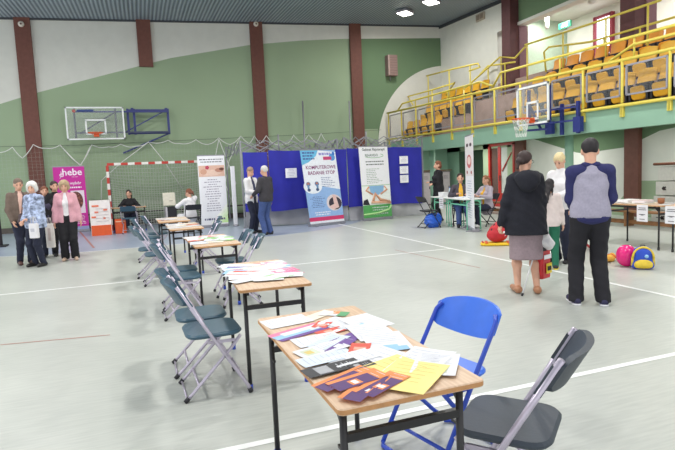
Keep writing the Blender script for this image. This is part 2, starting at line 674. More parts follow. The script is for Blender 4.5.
        if hair == 'long':
            pr += [E(H((0, -.05, -.04)), (.088, .075, .1), Rn)]
            extra = [C(H((-.03, -.07, -.08)), H((-.04, -.1, -.3)), .055, .035), C(H((.03, -.07, -.08)), H((.04, -.1, -.3)), .055, .035), C(H((0, -.08, -.08)), H((0, -.115, -.36)), .06, .03)]
        if hair == 'braid':
            pr += [E(H((0, -.05, -.04)), (.088, .07, .1), Rn)]
            extra = [C(H((0, -.08, -.06)), H((.0, -.13, -.36)), .05, .02), C(H((-.06, -.04, -.06)), H((-.07, -.06, -.2)), .025, .015), C(H((.06, -.04, -.06)), H((.07, -.06, -.2)), .025, .015)]
        v, f = nets(pr, min(res, .011), .025, cut, (), .005)
        q = MB(); q.add(v * K, f, hm, True)
        if extra:
            v, f = nets(extra, min(res, .012), .02, (), (), .006)
            q.add(v * K, f, hm, True)
        q.build('hair', root)
    if glasses:
        q = MB(); gm = cm((40, 36, 40), .4)
        for s in (-1, 1):
            q.tube([tuple(Vector(H((s * .032 + .024 * math.cos(a), .106, .006 + .017 * math.sin(a)))) * K) for a in [2 * PI * i / 12 for i in range(12)]], .0025, gm, 5, closed=True)
            q.tube([tuple(Vector(H(p)) * K) for p in ((s * .056, .104, .01), (s * .082, .03, .008), (s * .083, -.03, -.005))], .0025, gm, 5)
        q.tube([tuple(Vector(H(p)) * K) for p in ((-.008, .108, .01), (.008, .108, .01))], .0025, gm, 5)
        q.build('glasses', root)
    root['_k'] = K
    J['K'] = K
    return root, J


def wpt(root, J, p):
    """local point of a person -> world"""
    a = root.rotation_euler[2]
    x, y, z = p[0] * J['K'], p[1] * J['K'], p[2] * J['K']
    return (root.location[0] + x * math.cos(a) - y * math.sin(a), root.location[1] + x * math.sin(a) + y * math.cos(a), root.location[2] + z)


# ------------------------------------------------------------------ palette
WHITE = mat('white_plaster', (216, 217, 209), .85, var=.03, scale=3)
GREEN = mat('green_plaster', (154, 174, 143), .85, var=.06, scale=.35)
GREEND = mat('dark_and_shaded_green_plaster', (106, 132, 100), .85, var=.05, scale=.5)
TEAL = mat('teal_paint', (140, 178, 155), .75, var=.04, scale=2)
BROWN = mat('brown_column_paint', (112, 70, 60), .7, var=.1, scale=9)
BROWND = mat('dark_brown_column_paint', (92, 56, 58), .7, var=.1, scale=9)
YEL = mat('yellow_rail_paint', (222, 204, 86), .45, var=.05)
SEATY = mat('yellow_seat_plastic', (228, 172, 40), .5, var=.08, scale=5)
SEATY_BACKLIT = mat('backlit_yellow_seat_plastic', (232, 152, 40), .5, var=.08, scale=5)  # yellow seats of the third row, backlight painted in as orange
BLACKM = mat('black_metal', (30, 29, 32), .4, var=.1)
DARK = mat('dark_plastic', (38, 38, 44), .6)
CHR = mat('lilac_steel', (190, 182, 198), .3, .4, var=.05)
SEATB = mat('blue_grey_resin', (56, 88, 106), .38, var=.06, bump=.05, scale=60)
SEATG = mat('charcoal_resin', (58, 66, 76), .5, var=.05, bump=.05, scale=60)
BLUEP = mat('blue_plastic', (56, 112, 222), .35, var=.05)
BLUEM = mat('blue_tube', (44, 78, 190), .35, var=.05)
NAVY = mat('navy_steel', (36, 48, 118), .45, var=.1)
PAPER = mat('white_paper', (240, 240, 244), .7, var=.02)
TANF = mat('pinkish_concrete', (170, 148, 138), .8, var=.1, scale=4)
WOODD = mat('brown_bench_wood', (128, 88, 52), .6, var=.15, scale=8)
GREYM = mat('grey_steel', (150, 150, 158), .4, .4, var=.06)
REDP = mat('red_paint', (186, 58, 46), .5, var=.06)
GLASS = mat('clear_panel', (200, 206, 210), .12, alpha=.05, var=.01)
ORANGE = mat('orange_paint', (222, 90, 40), .5)
ROPE = mat('white_rope', (226, 228, 224), .8)
TEXTG = cm((120, 120, 126))


def wood_mat():
    M = mat('beech_tabletop', (206, 170, 132), .42, var=.05)
    nt = M.node_tree; b = nt.nodes['Principled BSDF']
    tc = nt.nodes.new('ShaderNodeTexCoord'); mp = nt.nodes.new('ShaderNodeMapping'); no = nt.nodes.new('ShaderNodeTexNoise'); cr = nt.nodes.new('ShaderNodeValToRGB')
    mp.inputs['Scale'].default_value = (30, 2.2, 6); no.inputs['Scale'].default_value = 2.2; no.inputs['Detail'].default_value = 6
    a, c = lin((.80, .67, .55)), lin((.87, .76, .65))
    cr.color_ramp.elements[0].position = .35; cr.color_ramp.elements[1].position = .65
    cr.color_ramp.elements[0].color = (*a, 1); cr.color_ramp.elements[1].color = (*c, 1)
    nt.links.new(tc.outputs['Object'], mp.inputs['Vector']); nt.links.new(mp.outputs['Vector'], no.inputs['Vector'])
    nt.links.new(no.outputs['Fac'], cr.inputs['Fac']); nt.links.new(cr.outputs['Color'], b.inputs['Base Color'])
    return M


WOOD = wood_mat()
EDGE = mat('plywood_edge', (190, 140, 92), .6, var=.12, scale=30)


def floor_mat(name, c1, c2):
    M = mat(name, (180, 186, 178), .38, var=.03)
    nt = M.node_tree; b = nt.nodes['Principled BSDF']
    tc = nt.nodes.new('ShaderNodeTexCoord'); mp = nt.nodes.new('ShaderNodeMapping')
    n1 = nt.nodes.new('ShaderNodeTexNoise'); n2 = nt.nodes.new('ShaderNodeTexNoise'); mx = nt.nodes.new('ShaderNodeMath'); cr = nt.nodes.new('ShaderNodeValToRGB')
    mp.inputs['Rotation'].default_value = (0, 0, .3); mp.inputs['Scale'].default_value = (3, 26, 1)
    n1.inputs['Scale'].default_value = 1.6; n1.inputs['Detail'].default_value = 7; n2.inputs['Scale'].default_value = .6; n2.inputs['Detail'].default_value = 4
    mx.operation = 'MULTIPLY_ADD'; mx.inputs[1].default_value = .5
    nt.links.new(tc.outputs['Object'], mp.inputs['Vector']); nt.links.new(mp.outputs['Vector'], n1.inputs['Vector']); nt.links.new(tc.outputs['Object'], n2.inputs['Vector'])
    h = nt.nodes.new('ShaderNodeMath'); h.operation = 'MULTIPLY'; h.inputs[1].default_value = .5
    nt.links.new(n2.outputs['Fac'], h.inputs[0]); nt.links.new(n1.outputs['Fac'], mx.inputs[0]); nt.links.new(h.outputs[0], mx.inputs[2])
    cr.color_ramp.elements[0].position = .34; cr.color_ramp.elements[1].position = .66
    cr.color_ramp.elements[0].color = (*lin([x / 255 for x in c1]), 1); cr.color_ramp.elements[1].color = (*lin([x / 255 for x in c2]), 1)
    nt.links.new(mx.outputs[0], cr.inputs['Fac']); nt.links.new(cr.outputs['Color'], b.inputs['Base Color'])
    b.inputs['Roughness'].default_value = .34
    return M


FLOOR = floor_mat('grey_green_court_floor', (174, 178, 172), (196, 199, 192))
FLOORB = floor_mat('blue_grey_court_floor', (146, 158, 178), (166, 176, 192))
LINE = mat('white_court_line', (240, 242, 240), .4, var=.04, scale=6)
LINER = mat('red_court_line', (176, 120, 110), .5)

# ------------------------------------------------------------------ setting
YB, XR = 20.0, 12.1


def ceil_z(x, y):
    return 6.99 + .0335 * x + .045 * (y - YB)


fm = MB()
fm.poly([(-9, -5, 0), (16, -5, 0), (16, YB, 0), (-9, YB, 0)], FLOOR)
# goal area
pts = [(-1.0, YB, .001)] + [(-1.0 + 5.2 * math.cos(R(a)), 18.2 + 5.2 * math.sin(R(a)), .001) for a in range(180, 271, 6)] + \
      [(2.0 + 5.2 * math.cos(R(a)), 18.2 + 5.2 * math.sin(R(a)), .001) for a in range(270, 361, 6)] + [(7.2, YB, .001)]
fm.poly([(-6.2, YB, .001)] + pts[1:], FLOORB)


def fline(a, b, w, M, z=.002):
    a, b = Vector((*a, 0)), Vector((*b, 0))
    n = (b - a).normalized().cross(Vector((0, 0, 1))) * w / 2
    fm.poly([tuple(a + n + Vector((0, 0, z))), tuple(b + n + Vector((0, 0, z))), tuple(b - n + Vector((0, 0, z))), tuple(a - n + Vector((0, 0, z)))], M)


fline((-3, 2.895), (9, 2.895), .055, LINE)
fline((-8, 8.62), (5.33, 8.62), .06, LINE)
fline((5.33, -2), (5.33, 17.5), .06, LINE, .0025)
fline(gz(0, 345), gz(110, 335), .02, LINER)
fline(gz(75, 226), gz(94, 248), .05, LINER)
fline(gz(395, 250), gz(480, 268), .02, LINER)
for i in range(30):
    a0, a1 = R(180 + 3 * i), R(183 + 3 * i)
    r0 = 5.2
    fline((-1 + r0 * math.cos(a0), 18.2 + r0 * math.sin(a0)), (-1 + r0 * math.cos(a1), 18.2 + r0 * math.sin(a1)), .05, LINE, .003)
fline((-1, 13), (2, 13), .05, LINE, .003)
struct(fm.build('floor'))

# back wall with its painted wave
mur = [(-9, 2.6), (-4.09, 4.17), (-3.16, 4.49), (-1.55, 4.96), (.22, 5.47), (1.23, 5.76), (4.08, 6.32), (6.01, 6.55), (7.63, 6.68), (12.1, 6.9), (16, 7)]


def interp(t, x):
    for (a, b), (c, d) in zip(t, t[1:]):
        if x <= c: return b + (d - b) * (x - a) / (c - a)
    return t[-1][1]


# circle fitted to the painted arc
cc = [(12.05, 5.76), (11.29, 5.62), (10.37, 5.06), (9.68, 4.31), (9.21, 3.54), (9.14, 3.24), (9.16, 2.75)]
A_ = np.array([[2 * a, 2 * b, 1] for a, b in cc]); b_ = np.array([a * a + b * b for a, b in cc])
s_ = np.linalg.lstsq(A_, b_, rcond=None)[0]
cX, cZ, cR = s_[0], s_[1], math.sqrt(s_[2] + s_[0] ** 2 + s_[1] ** 2)
wb = MB()
xs = sorted(set([-9 + .25 * i for i in range(101)] + [cX - cR * math.cos(R(a)) for a in range(0, 91, 3)] + [XR]))
for x0, x1 in zip(xs, xs[1:]):
    def lev(x):
        tp = ceil_z(x, YB) + .1
        m1 = interp(mur, x)
        dd = cR * cR - (x - cX) ** 2
        if dd > 0:
            c1 = cZ + math.sqrt(dd); c0 = 2.3
        else: c0 = c1 = 3.2
        return [0, min(c0, c1), max(c0, c1), m1, tp]
    a, b = lev(x0), lev(x1)
    for k, M in enumerate((TEAL if x0 > 11 else GREEN, WHITE, GREEND if x0 > 7.9 else GREEN, WHITE)):  # darker green towards the right corner paints in the wall's shading
        if b[k + 1] - b[k] > 1e-4 or a[k + 1] - a[k] > 1e-4:
            wb.poly([(x0, YB, a[k]), (x1, YB, b[k]), (x1, YB, b[k + 1]), (x0, YB, a[k + 1])], M)
wb.poly([(-9, YB + .2, 0), (-9, YB + .2, 8), (16, YB + .2, 8), (16, YB + .2, 0)], WHITE)
struct(wb.build('wall_back'))

# right wall: under the gallery (with painted wave), above it, lintel
wr = MB()
top = [(5, 2.3), (8.5, 2.35), (10, 2.2), (11, 1.85), (12.6, 1.75), (15.2, 2.5), (20, 2.5)]
XL = 12.3
for i in range(44):
    y0, y1 = 5 + i * .25, 5 + (i + 1) * .25
    ca, cb = (.95 if y0 < 10.6 else .35 if y0 > 11.2 else .6), (.95 if y1 < 10.6 else .35 if y1 > 11.2 else .6)
    for lo0, lo1, hi0, hi1, M in ((0, 0, ca, cb, GREEN), (ca, cb, interp(top, y0), interp(top, y1), WHITE), (interp(top, y0), interp(top, y1), 2.6, 2.6, GREEND)):
        if y0 >= 15.5:
            M = GREEN
        wr.poly([(XL, y0, lo0), (XL, y1, lo1), (XL, y1, hi1), (XL, y0, hi0)], M)
wr.box((XL + .05, 17.2, 1.3), (.1, .5, 2.6), GREEN)
wr.box((XL + .05, 17.9, 2.4), (.1, 4.2, .5), GREEN)
wr.box((XL + .1, 19.5, 1.3), (.2, 1.0, 2.6), TEAL)
wr.box((XL + .05, 16.0, 2.45), (.1, 2.0, .4), GREEN)
# solid upper wall next to the corner
zt = 8
wr.box((XR + .15, 18.1, (3.2 + zt) / 2), (.3, 3.8, zt - 3.2), WHITE)
# lintel
wr.box((XR + .3, 5.75, 7.2), (.25, 21.5, 1.9), GREEND)
wr.box((XR + .3, 5.75, 6.22), (.35, 21.5, .1), WHITE)
wr.box((XR + .15, 15.95, 7.12), (.3, .5, 1.9), WHITE)
struct(wr.build('wall_right'))

# dark doorway, red door
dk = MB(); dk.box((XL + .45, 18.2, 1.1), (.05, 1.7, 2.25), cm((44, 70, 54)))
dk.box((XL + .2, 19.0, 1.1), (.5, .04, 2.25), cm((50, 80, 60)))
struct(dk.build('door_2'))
dr = MB()
RD = mat('red_door_paint', (178, 48, 42), .45, var=.05)
dr.box((XL - .02, 15.58, 1.13), (.1, .1, 2.3), RD); dr.box((XL - .02, 16.98, 1.13), (.1, .1, 2.3), RD)
dr.box((XL - .02, 16.28, 2.27), (.1, 1.5, .1), RD)
dr.box((XL + .02, 16.45, 1.1), (.06, .16, 2.2), RD)
dr.box((XL + .02, 16.28, .25), (.05, 1.34, .5), RD)
dr.box((XL + .03, 16.78, 1.35), (.03, .34, 1.75), cm((96, 76, 70), .2))
dr.box((XL + .03, 16.0, 1.35), (.03, .78, 1.75), cm((200, 204, 198), .2))
dr.bar((XL - .01, 16.3, 1.3), (XL - .01, 15.75, 1.95), .03, .03, RD)
dr.bar((XL - .06, 16.36, .95), (XL - .06, 16.36, 1.15), .03, .03, cm((60, 50, 50)))
struct(dr.build('door_1'))

# columns (painted brown pilasters)
n_ = 0
for cx_, z0 in ((-3.24, 0), (.42, 5.43), (4.32, 0), (8.24, 0)):
    n_ += 1
    q = MB(); q.box((cx_, YB - .06, (z0 + ceil_z(cx_, YB)) / 2), (.46, .12, ceil_z(cx_, YB) - z0), BROWN)
    struct(q.build('trim_%d' % n_))
for cy_ in (15.5, 10.65, 5.8):
    n_ += 1
    q = MB()
    q.box((XR + .0, cy_, 5.4), (.35, .45, 5.6), BROWND)
    q.box((XR + .35, cy_ - .03, 4.7), (.35, .46, 2.9), mat('mauve_column_%d' % n_, (126, 92, 100), .7))
    q.box((XL - .06, cy_ - .3 if cy_ > 12 else cy_ + .07, 1.2), (.14, .44, 2.4), BROWN)
    struct(q.build('trim_%d' % n_))

# ceiling
CE = mat('corrugated_blue_grey_roof', (110, 122, 134), .55, var=.03)
nt = CE.node_tree; b = nt.nodes['Principled BSDF']
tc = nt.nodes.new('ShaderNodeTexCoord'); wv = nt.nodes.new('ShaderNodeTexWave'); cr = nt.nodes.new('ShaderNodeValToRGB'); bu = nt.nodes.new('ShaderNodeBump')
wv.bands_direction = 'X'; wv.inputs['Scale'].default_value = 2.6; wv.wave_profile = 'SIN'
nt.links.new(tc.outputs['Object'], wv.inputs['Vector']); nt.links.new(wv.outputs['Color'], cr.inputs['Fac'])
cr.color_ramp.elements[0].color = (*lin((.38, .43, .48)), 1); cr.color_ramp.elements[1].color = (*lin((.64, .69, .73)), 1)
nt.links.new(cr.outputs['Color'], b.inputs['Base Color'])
bu.inputs['Distance'].default_value = .03; bu.inputs['Strength'].default_value = .6
nt.links.new(wv.outputs['Fac'], bu.inputs['Height']); nt.links.new(bu.outputs['Normal'], b.inputs['Normal'])
q = MB()
q.grid(lambda a, b: (-9 + a * 21.4, -5 + b * 25.1, ceil_z(-9 + a * 21.4, -5 + b * 25.1)), 8, 8, CE, False)
q.grid(lambda a, b: (-9 + a * 21.4, -5 + b * 25.1, ceil_z(-9 + a * 21.4, -5 + b * 25.1) + .1), 8, 8, CE, False)
struct(q.build('ceiling'))
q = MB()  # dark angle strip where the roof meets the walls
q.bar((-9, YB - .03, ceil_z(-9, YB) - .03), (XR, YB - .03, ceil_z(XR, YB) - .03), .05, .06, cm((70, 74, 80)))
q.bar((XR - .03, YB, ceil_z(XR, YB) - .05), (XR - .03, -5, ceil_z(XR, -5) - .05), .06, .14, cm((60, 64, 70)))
struct(q.build('trim_20'))

# gallery: deck, fascia, tiers, back room
GX = 9.5
q = MB()
q.box((GX + .1, 8.75, 2.39), (.2, 22.5, .47), TEAL)
struct(q.build('trim_30'))
q = MB()
q.box((GX + 1.5, 8.75, 2.5), (2.8, 22.5, .2), TEAL)
q.box((GX + .65, 8.75, 2.62), (1.0, 22.5, .08), TANF)
q.box((GX + 1.55, 8.75, 2.95), (.9, 22.5, .66), TANF)
q.box((GX + 2.35, 8.75, 3.22), (.8, 22.5, 1.22), TANF)
q.box((GX + 4.1, 5.6, 3.5), (3.0, 21.2, 1.8), TANF)
struct(q.build('floor_gallery'))
q = MB()
q.box((15.3, 5.6, 5.6), (.2, 21.2, 2.6), WHITE)
q.box((13.9, 16.35, 5.6), (3, .15, 2.6), mat('pale_green_plaster', (176, 196, 176), .85))
struct(q.build('wall_gallery'))
q = MB(); q.box((13.9, 5.6, 6.75), (3.2, 21.2, .12), WHITE)
struct(q.build('ceiling_gallery'))
for i, (y0, y1) in enumerate(((14.1, 14.8), (10.6, 11.6), (8.0, 9.0))):
    q = MB()
    q.box((15.17, (y0 + y1) / 2, 5.7), (.06, y1 - y0, 1.4), mat('daylight_pane_%d' % i, (225, 235, 245), .3, emit=2.2))
    for yy in (y0, y1): q.box((15.12, yy, 5.7), (.14, .09, 1.5), cm((140, 50, 66)))
    for zz in (5.0, 6.4): q.box((15.12, (y0 + y1) / 2, zz), (.14, y1 - y0, .08), cm((140, 50, 66)))
    struct(q.build('window_%d' % (i + 1)))
# green round post under the gallery
for yy in (10.55, 17.2, 4.2):
    q = MB(); q.lathe([(.1, 0), (.1, 2.2)], TEAL, 16, Matrix.Translation((GX + .45, yy, 0)))
    struct(q.build('trim_%d' % int(40 + yy)))
# long dark skirting of the back wall
q = MB(); q.box((1.5, YB - .03, .09), (21, .05, .18), cm((90, 84, 78)))
struct(q.build('baseboard_back'))


# ------------------------------------------------------------------ gallery railing
PY_ = [19.75, 18.6, 17.45, 16.3, 15.1, 13.95, 12.85, 11.75, 10.7, 9.62, 8.57, 7.5, 6.4]
rl = thing('gallery_railing', 'long yellow tube railing with clear panels along the gallery edge', 'railing', (GX - .03, 13, 2.4))
ox, oy, oz = GX - .03, 13, 2.4


def L(p): return (p[0] - ox, p[1] - oy, p[2] - oz)


def zr1(y): return 3.53 + (y - 7.4) * .022


for y in PY_:
    q = MB(); q.tube([L((GX - .03, y, 2.42)), L((GX - .03, y, zr1(y)))], .028, YEL)
    q.box(L((GX - .02, y, 2.5)), (.05, .09, .2), YEL)
    q.build('post', rl)
q = MB(); q.tube([L((GX - .06, 19.85, 2.75)), L((GX - .06, 5.2, 2.6))], .035, YEL, 10); q.build('lower_rail', rl)
q = MB(); q.tube([L((GX - .03, 19.85, zr1(19.85))), L((GX - .03, 5.2, zr1(5.2)))], .035, YEL, 10); q.build('top_rail', rl)
for pts in ([(19.0, 3.8), (18.6, 4.02), (13.6, 3.98), (13.05, 3.78)], [(13.04, 3.68), (12.62, 4.06), (5.2, 3.92)], [(8.95, 3.6), (8.35, 3.82), (5.2, 3.76)]):
    q = MB(); q.tube([L((GX + .02, a, b)) for a, b in pts], .03, YEL, 10); q.build('raised_rail', rl)
for y in (12.62, 10.4, 8.35, 17.6, 15.4):
    q = MB(); q.tube([L((GX + .04, y, zr1(y))), L((GX + .04, y, 3.98))], .022, YEL); q.build('post', rl)
GF = mat('grey_panel_frame', (158, 158, 170), .4, .3)
for y1, y0 in zip(PY_, PY_[1:]):
    q = MB(); a, c, z0, z1 = y0 + .08, y1 - .08, 2.84, min(zr1(y0), zr1(y1)) - .1
    q.box(L((GX, (a + c) / 2, (z0 + z1) / 2)), (.012, c - a, z1 - z0), GLASS)
    p = q.build('clear_panel', rl)
    f = MB()
    for yy in (a, c): f.box(L((GX, yy, (z0 + z1) / 2)), (.03, .035, z1 - z0), GF)
    for zz in (z0, z1): f.box(L((GX, (a + c) / 2, zz)), (.03, c - a, .035), GF)
    f.build('panel_frame', p)


def rail(label, paths, posts, name='handrail'):
    x0, y0, z0 = paths[0][0]
    t = thing(name, label, 'railing', (x0, y0, posts[0][2] if posts else z0))
    b0 = t.location
    for P in paths:
        q = MB(); q.tube([(a - b0[0], b - b0[1], c - b0[2]) for a, b, c in P], .03, YEL, 10); q.build('rail', t)
    for a, b, z0, z1 in posts:
        q = MB(); q.tube([(a - b0[0], b - b0[1], z0 - b0[2]), (a - b0[0], b - b0[1], z1 - b0[2])], .024, YEL); q.build('post', t)


def P3(X, *uv): return [(X, *gx(u, v, X)) for u, v in uv]


def drop(X, zf, *uv): return [(X, gx(u, v, X)[0], zf, gx(u, v, X)[1]) for u, v in uv]


rail('highest yellow handrail behind the middle block of gallery seats', [P3(11.55, (525, 45), (590, 24), (661, 0))], drop(11.55, 4.0, (527, 45), (563, 33), (606, 18), (648, 4)))
rail('yellow handrail with a bent left end behind the middle gallery seats', [P3(11.9, (546, 72), (544, 52), (549, 47), (590, 42), (675, 17))], drop(11.9, 4.0, (568, 45), (604, 38), (640, 28)))
rail('yellow handrail looping at the right end above the farthest top row of seats', [P3(11.3, (426.5, 76), (453, 69), (478, 63.5), (480, 67), (469, 71))], drop(11.3, 3.85, (428, 76), (449, 70.5), (470, 66)))
rail('short yellow handrail in front of the second row of the farthest seats', [P3(10.45, (413, 105), (408, 96.5), (432, 90), (454.6, 83), (446, 95))], drop(10.45, 3.25, (432, 90)))
rail('yellow handrail climbing the steps to the gallery doorway', [[(10.2, *gx(463, 90, 10.2)), (11.9, *gx(500, 57, 11.9)), (11.9, *gx(515, 58, 11.9)), (11.6, *gx(525, 47, 11.6))]],
     [(10.2, gx(464, 90, 10.2)[0], 2.66, gx(464, 90, 10.2)[1]), (11.9, gx(501, 57, 11.9)[0], 3.9, gx(501, 57, 11.9)[1])])
rail('yellow bar across the gallery doorway beside the dark column', [P3(11.9, (480, 74), (488, 66), (515, 62))], drop(11.9, 3.9, (488, 66), (505, 63)))


# ------------------------------------------------------------------ stadium seats
def make_seat(M, lab, grp):
    t = thing('stadium_seat', lab, 'seat', (0, 0, 0), 0, grp)
    q = MB()
    q.grid(lambda a, b: (.17 + .05 * math.sin(b * 1.6) - .05 * (1 - (2 * a - 1) ** 2) * .5, (a - .5) * .44, .47 + .29 * b - (.03 * (2 * a - 1) ** 2) * b), 8, 5, M)
    q.grid(lambda a, b: (.20 + .05 * math.sin(b * 1.6) - .05 * (1 - (2 * a - 1) ** 2) * .5, (.5 - a) * .44, .47 + .29 * b - (.03 * (2 * a - 1) ** 2) * b), 8, 5, M)
    q.build('backrest', t)
    q = MB()
    q.rprism((0, 0, 0), (.29, .34, .06), .07, M, Matrix.Translation((-.05, 0, .24)) @ Matrix.Rotation(R(74), 4, 'Y'), .02, smooth=False)
    q.build('seat', t)
    q = MB()
    for s in (-1, 1): q.box((.07, s * .21, .25), (.24, .045, .32), DARK)
    q.box((.14, 0, .3), (.06, .4, .32), DARK)
    q.box((.12, 0, .03), (.1, .1, .06), DARK)
    q.build('bracket', t)
    return t


s0 = None


def seat(X, y, z, M, lab, grp):
    global s0
    key = M.name
    if key not in protos:
        protos[key] = make_seat(M, lab, grp); protos[key].location = (X, y, z); return
    dup(protos[key], (X, y, z), 0, lab, grp)


protos = {}
ordn = ['first', 'second', 'third', 'fourth', 'fifth', 'sixth', 'seventh', 'eighth', 'ninth', 'tenth', 'eleventh', 'twelfth', 'thirteenth', 'fourteenth', 'fifteenth']
rows = [('front', 9.98, 2.66, 12.75, 7.3, SEATY), ('second', 10.8, 3.28, 12.9, 7.6, SEATY), ('third', 11.6, 3.80, 12.9, 8.2, SEATY_BACKLIT)]
for rn, X, z, ya, yb, M in rows:
    i = 0; y = ya
    while y > yb:
        seat(X, y, z, M, 'yellow stadium seat, %s from the left end in the %s row behind the hoop' % (ordn[i], rn), '%s row of the main block of gallery seats' % rn)
        y -= .52; i += 1
for rn, X, z, ya, n in (('front', 9.98, 2.66, 19.3, 5), ('second', 10.8, 3.28, 19.2, 6), ('third', 11.6, 3.83, 19.3, 6)):
    for i in range(n):
        seat(X, ya - .55 * i, z, SEATY, 'yellow stadium seat, %s from the corner wall in the %s row of the far block' % (ordn[i], rn), '%s row of the far block of gallery seats' % rn)

# fixtures on the walls
q = MB(); q.box((0, 0, 0), (.42, .28, .8), mat('beige_speaker_case', (140, 116, 110), .7)); q.box((-.17, -.145, 0), (.05, .02, .78), cm((170, 150, 142)))
for i in range(7): q.box((.04, -.145, -.3 + .1 * i), (.3, .012, .03), cm((128, 106, 100)))
q.bar((0, .14, -.4), (0, .14, -.55), .04, .04, GREYM)
tag(q.build('wall_speaker', None, (9.72, YB - .16, 5.68)), 'beige wall loudspeaker high on the shaded green wall', 'speaker')
for i, (u, v, lab) in enumerate(((21, 24, 'small round white sounder at the top of the leftmost brown column'), (256, 24, 'small round white sounder at the top of the middle brown column'))):
    d = _ray(u, v); t_ = (YB - .16) / d[1]
    t = thing('round_sounder', lab, 'alarm', (d[0] * t_, YB - .12, HC + d[2] * t_))
    q = MB(); q.lathe([(.06, 0), (.09, .02), (.09, .05), (.06, .08)], cm((224, 216, 204)), 16, Matrix.Rotation(PI / 2, 4, 'X')); q.build('housing', t)
    q = MB(); q.lathe([(.03, .075), (.03, .09)], cm((90, 70, 60)), 12, Matrix.Rotation(PI / 2, 4, 'X')); q.build('grille', t)
q = MB(); q.box((0, 0, 0), (.06, .5, .26), cm((176, 164, 148)))
for s in (-1, 1): q.box((-.035, s * .11, 0), (.02, .17, .17), cm((140, 126, 112)))
y_, z_ = gx(481, 17, XR)
tag(q.build('wall_vent', None, (XR - .03, y_, z_)), 'beige twin vent cover high on the white side wall', 'vent')


def exit_sign(X, u, v, lab, w=.42):
    y, z = gx(u, v, X)
    t = thing('exit_sign', lab, 'sign', (X, y, z))
    g = mat('exit_green', (30, 130, 96), .4, emit=.6)
    q = MB(); q.box((0, 0, 0), (.06, w, .2), g); q.build('case', t)
    q = MB(); wM = mat('exit_white', (225, 240, 232), .4, emit=.6)
    mx = upright(-.035, 0, 0, -PI / 2)
    rect(q, .02, -.06, .14, .06, wM, mx)                      # doorway
    disc(q, -.08, .055, .018, .018, wM, mx)                   # running figure
    q.add([(-.11, .0, 0), (-.06, .035, 0), (-.04, .02, 0), (-.09, -.02, 0)], [(0, 1, 2, 3)], wM, False, mx)
    q.add([(-.09, -.02, 0), (-.07, -.01, 0), (-.03, -.07, 0), (-.05, -.075, 0)], [(0, 1, 2, 3)], wM, False, mx)
    q.add([(-.1, -.01, 0), (-.08, -.02, 0), (-.13, -.07, 0), (-.15, -.06, 0)], [(0, 1, 2, 3)], wM, False, mx)
    q.build('pictogram', t)


exit_sign(14.0, 565, 25, 'green lit exit sign hanging under the gallery room ceiling', .55)
exit_sign(13.6, 498, 51, 'green lit exit sign seen through the gallery doorway left of the dark column')
q = MB(); q.lathe([(.05, 0), (.07, .05), (.07, .42), (.02, .45)], cm((214, 212, 206)), 14)
y_, z_ = gx(547, 29, 13.6)
tag(q.build('pendant_lamp', None, (13.6, y_, z_)), 'white tubular lamp hanging left of the exit sign', 'lamp')
q = MB(); q.lathe([(.05, 0), (.13, .05), (.13, .12), (.05, .16)], cm((200, 200, 196)), 14)
y_, z_ = gx(592, 4, 13.6)
tag(q.build('ceiling_fan_unit', None, (13.6, y_, z_)), 'round white ceiling unit at the top edge above the gallery', 'vent')
# tall grey posts and the thin cable on the back wall
for u, lab in ((302.5, 'tall thin grey post at the back wall, left of the pair'), (349, 'tall thin grey post beside the brown column behind the banners')):
    d = _ray(u, 101); t_ = 19.6 / d[1]
    q = MB(); q.tube([(0, 0, 0), (0, 0, HC + d[2] * t_)], .03, GREYM); q.lathe([(.14, 0), (.14, .02), (.04, .04)], GREYM, 14)
    tag(q.build('net_post', None, (d[0] * t_, 19.6, 0)), lab, 'post')

# ------------------------------------------------------------------ left hoop on the back wall
YH = 19.4
bh = thing('basketball_hoop', 'basketball hoop with clear board on the left of the back wall', 'basketball hoop', (-1.3, YH, 3.05))


def hoop(t, w, hgt, rimz, bz, mx, netcol, rr=.225, board_off=0.0, net=False):
    fr = .045
    q = MB(); q.box((0, 0, bz), (w, .015, hgt), mat('clear_board', (215, 222, 218), .15, alpha=.12)); q.build('board', t).matrix_local = mx
    q = MB()
    W = cm((232, 236, 236), .5)
    for s in (-1, 1):
        q.box((s * (w / 2 - fr / 2), -.01, bz), (fr, .03, hgt), W); q.box((0, -.01, bz + s * (hgt / 2 - fr / 2)), (w, .03, fr), W)
    iw, ih = w * .33, hgt * .42
    zc = rimz + ih / 2
    for s in (-1, 1):
        q.box((s * iw / 2, -.012, zc), (.05, .012, ih), W); q.box((0, -.012, zc + s * ih / 2), (iw + .05, .012, .05), W)
    q.build('board_frame', t).matrix_local = mx
    q = MB()
    c = (0, -.15 - rr)
    q.tube([(c[0] + rr * math.cos(2 * PI * i / 28), c[1] + rr * math.sin(2 * PI * i / 28), rimz) for i in range(28)], .014, ORANGE, 8, closed=True)
    q.box((0, -.06, rimz - .04), (.16, .12, .12), ORANGE)
    q.bar((-.12, -.05, rimz - .02), (-.12, -.2, rimz), .02, .02, ORANGE); q.bar((.12, -.05, rimz - .02), (.12, -.2, rimz), .02, .02, ORANGE)
    q.build('rim', t).matrix_local = mx
    if net:
        q = MB(); nn = 12
        def np_(i, j):
            a = 2 * PI * (i + .5 * (j % 2)) / nn; r_ = rr * (1 - .42 * (j / 5) ** .7)
            return (r_ * math.cos(a), c[1] + r_ * math.sin(a), rimz - .085 * j)
        for j in range(5):
            for i in range(nn):
                q.tube([np_(i, j), np_(i, j + 1)], .006, ROPE, 4)
                q.tube([np_(i + (0 if j % 2 == 0 else 1), j) if j % 2 else np_(i, j), np_(i - (1 if j % 2 == 0 else -1), j + 1)], .006, ROPE, 4)
        q.build('net', t).matrix_local = mx


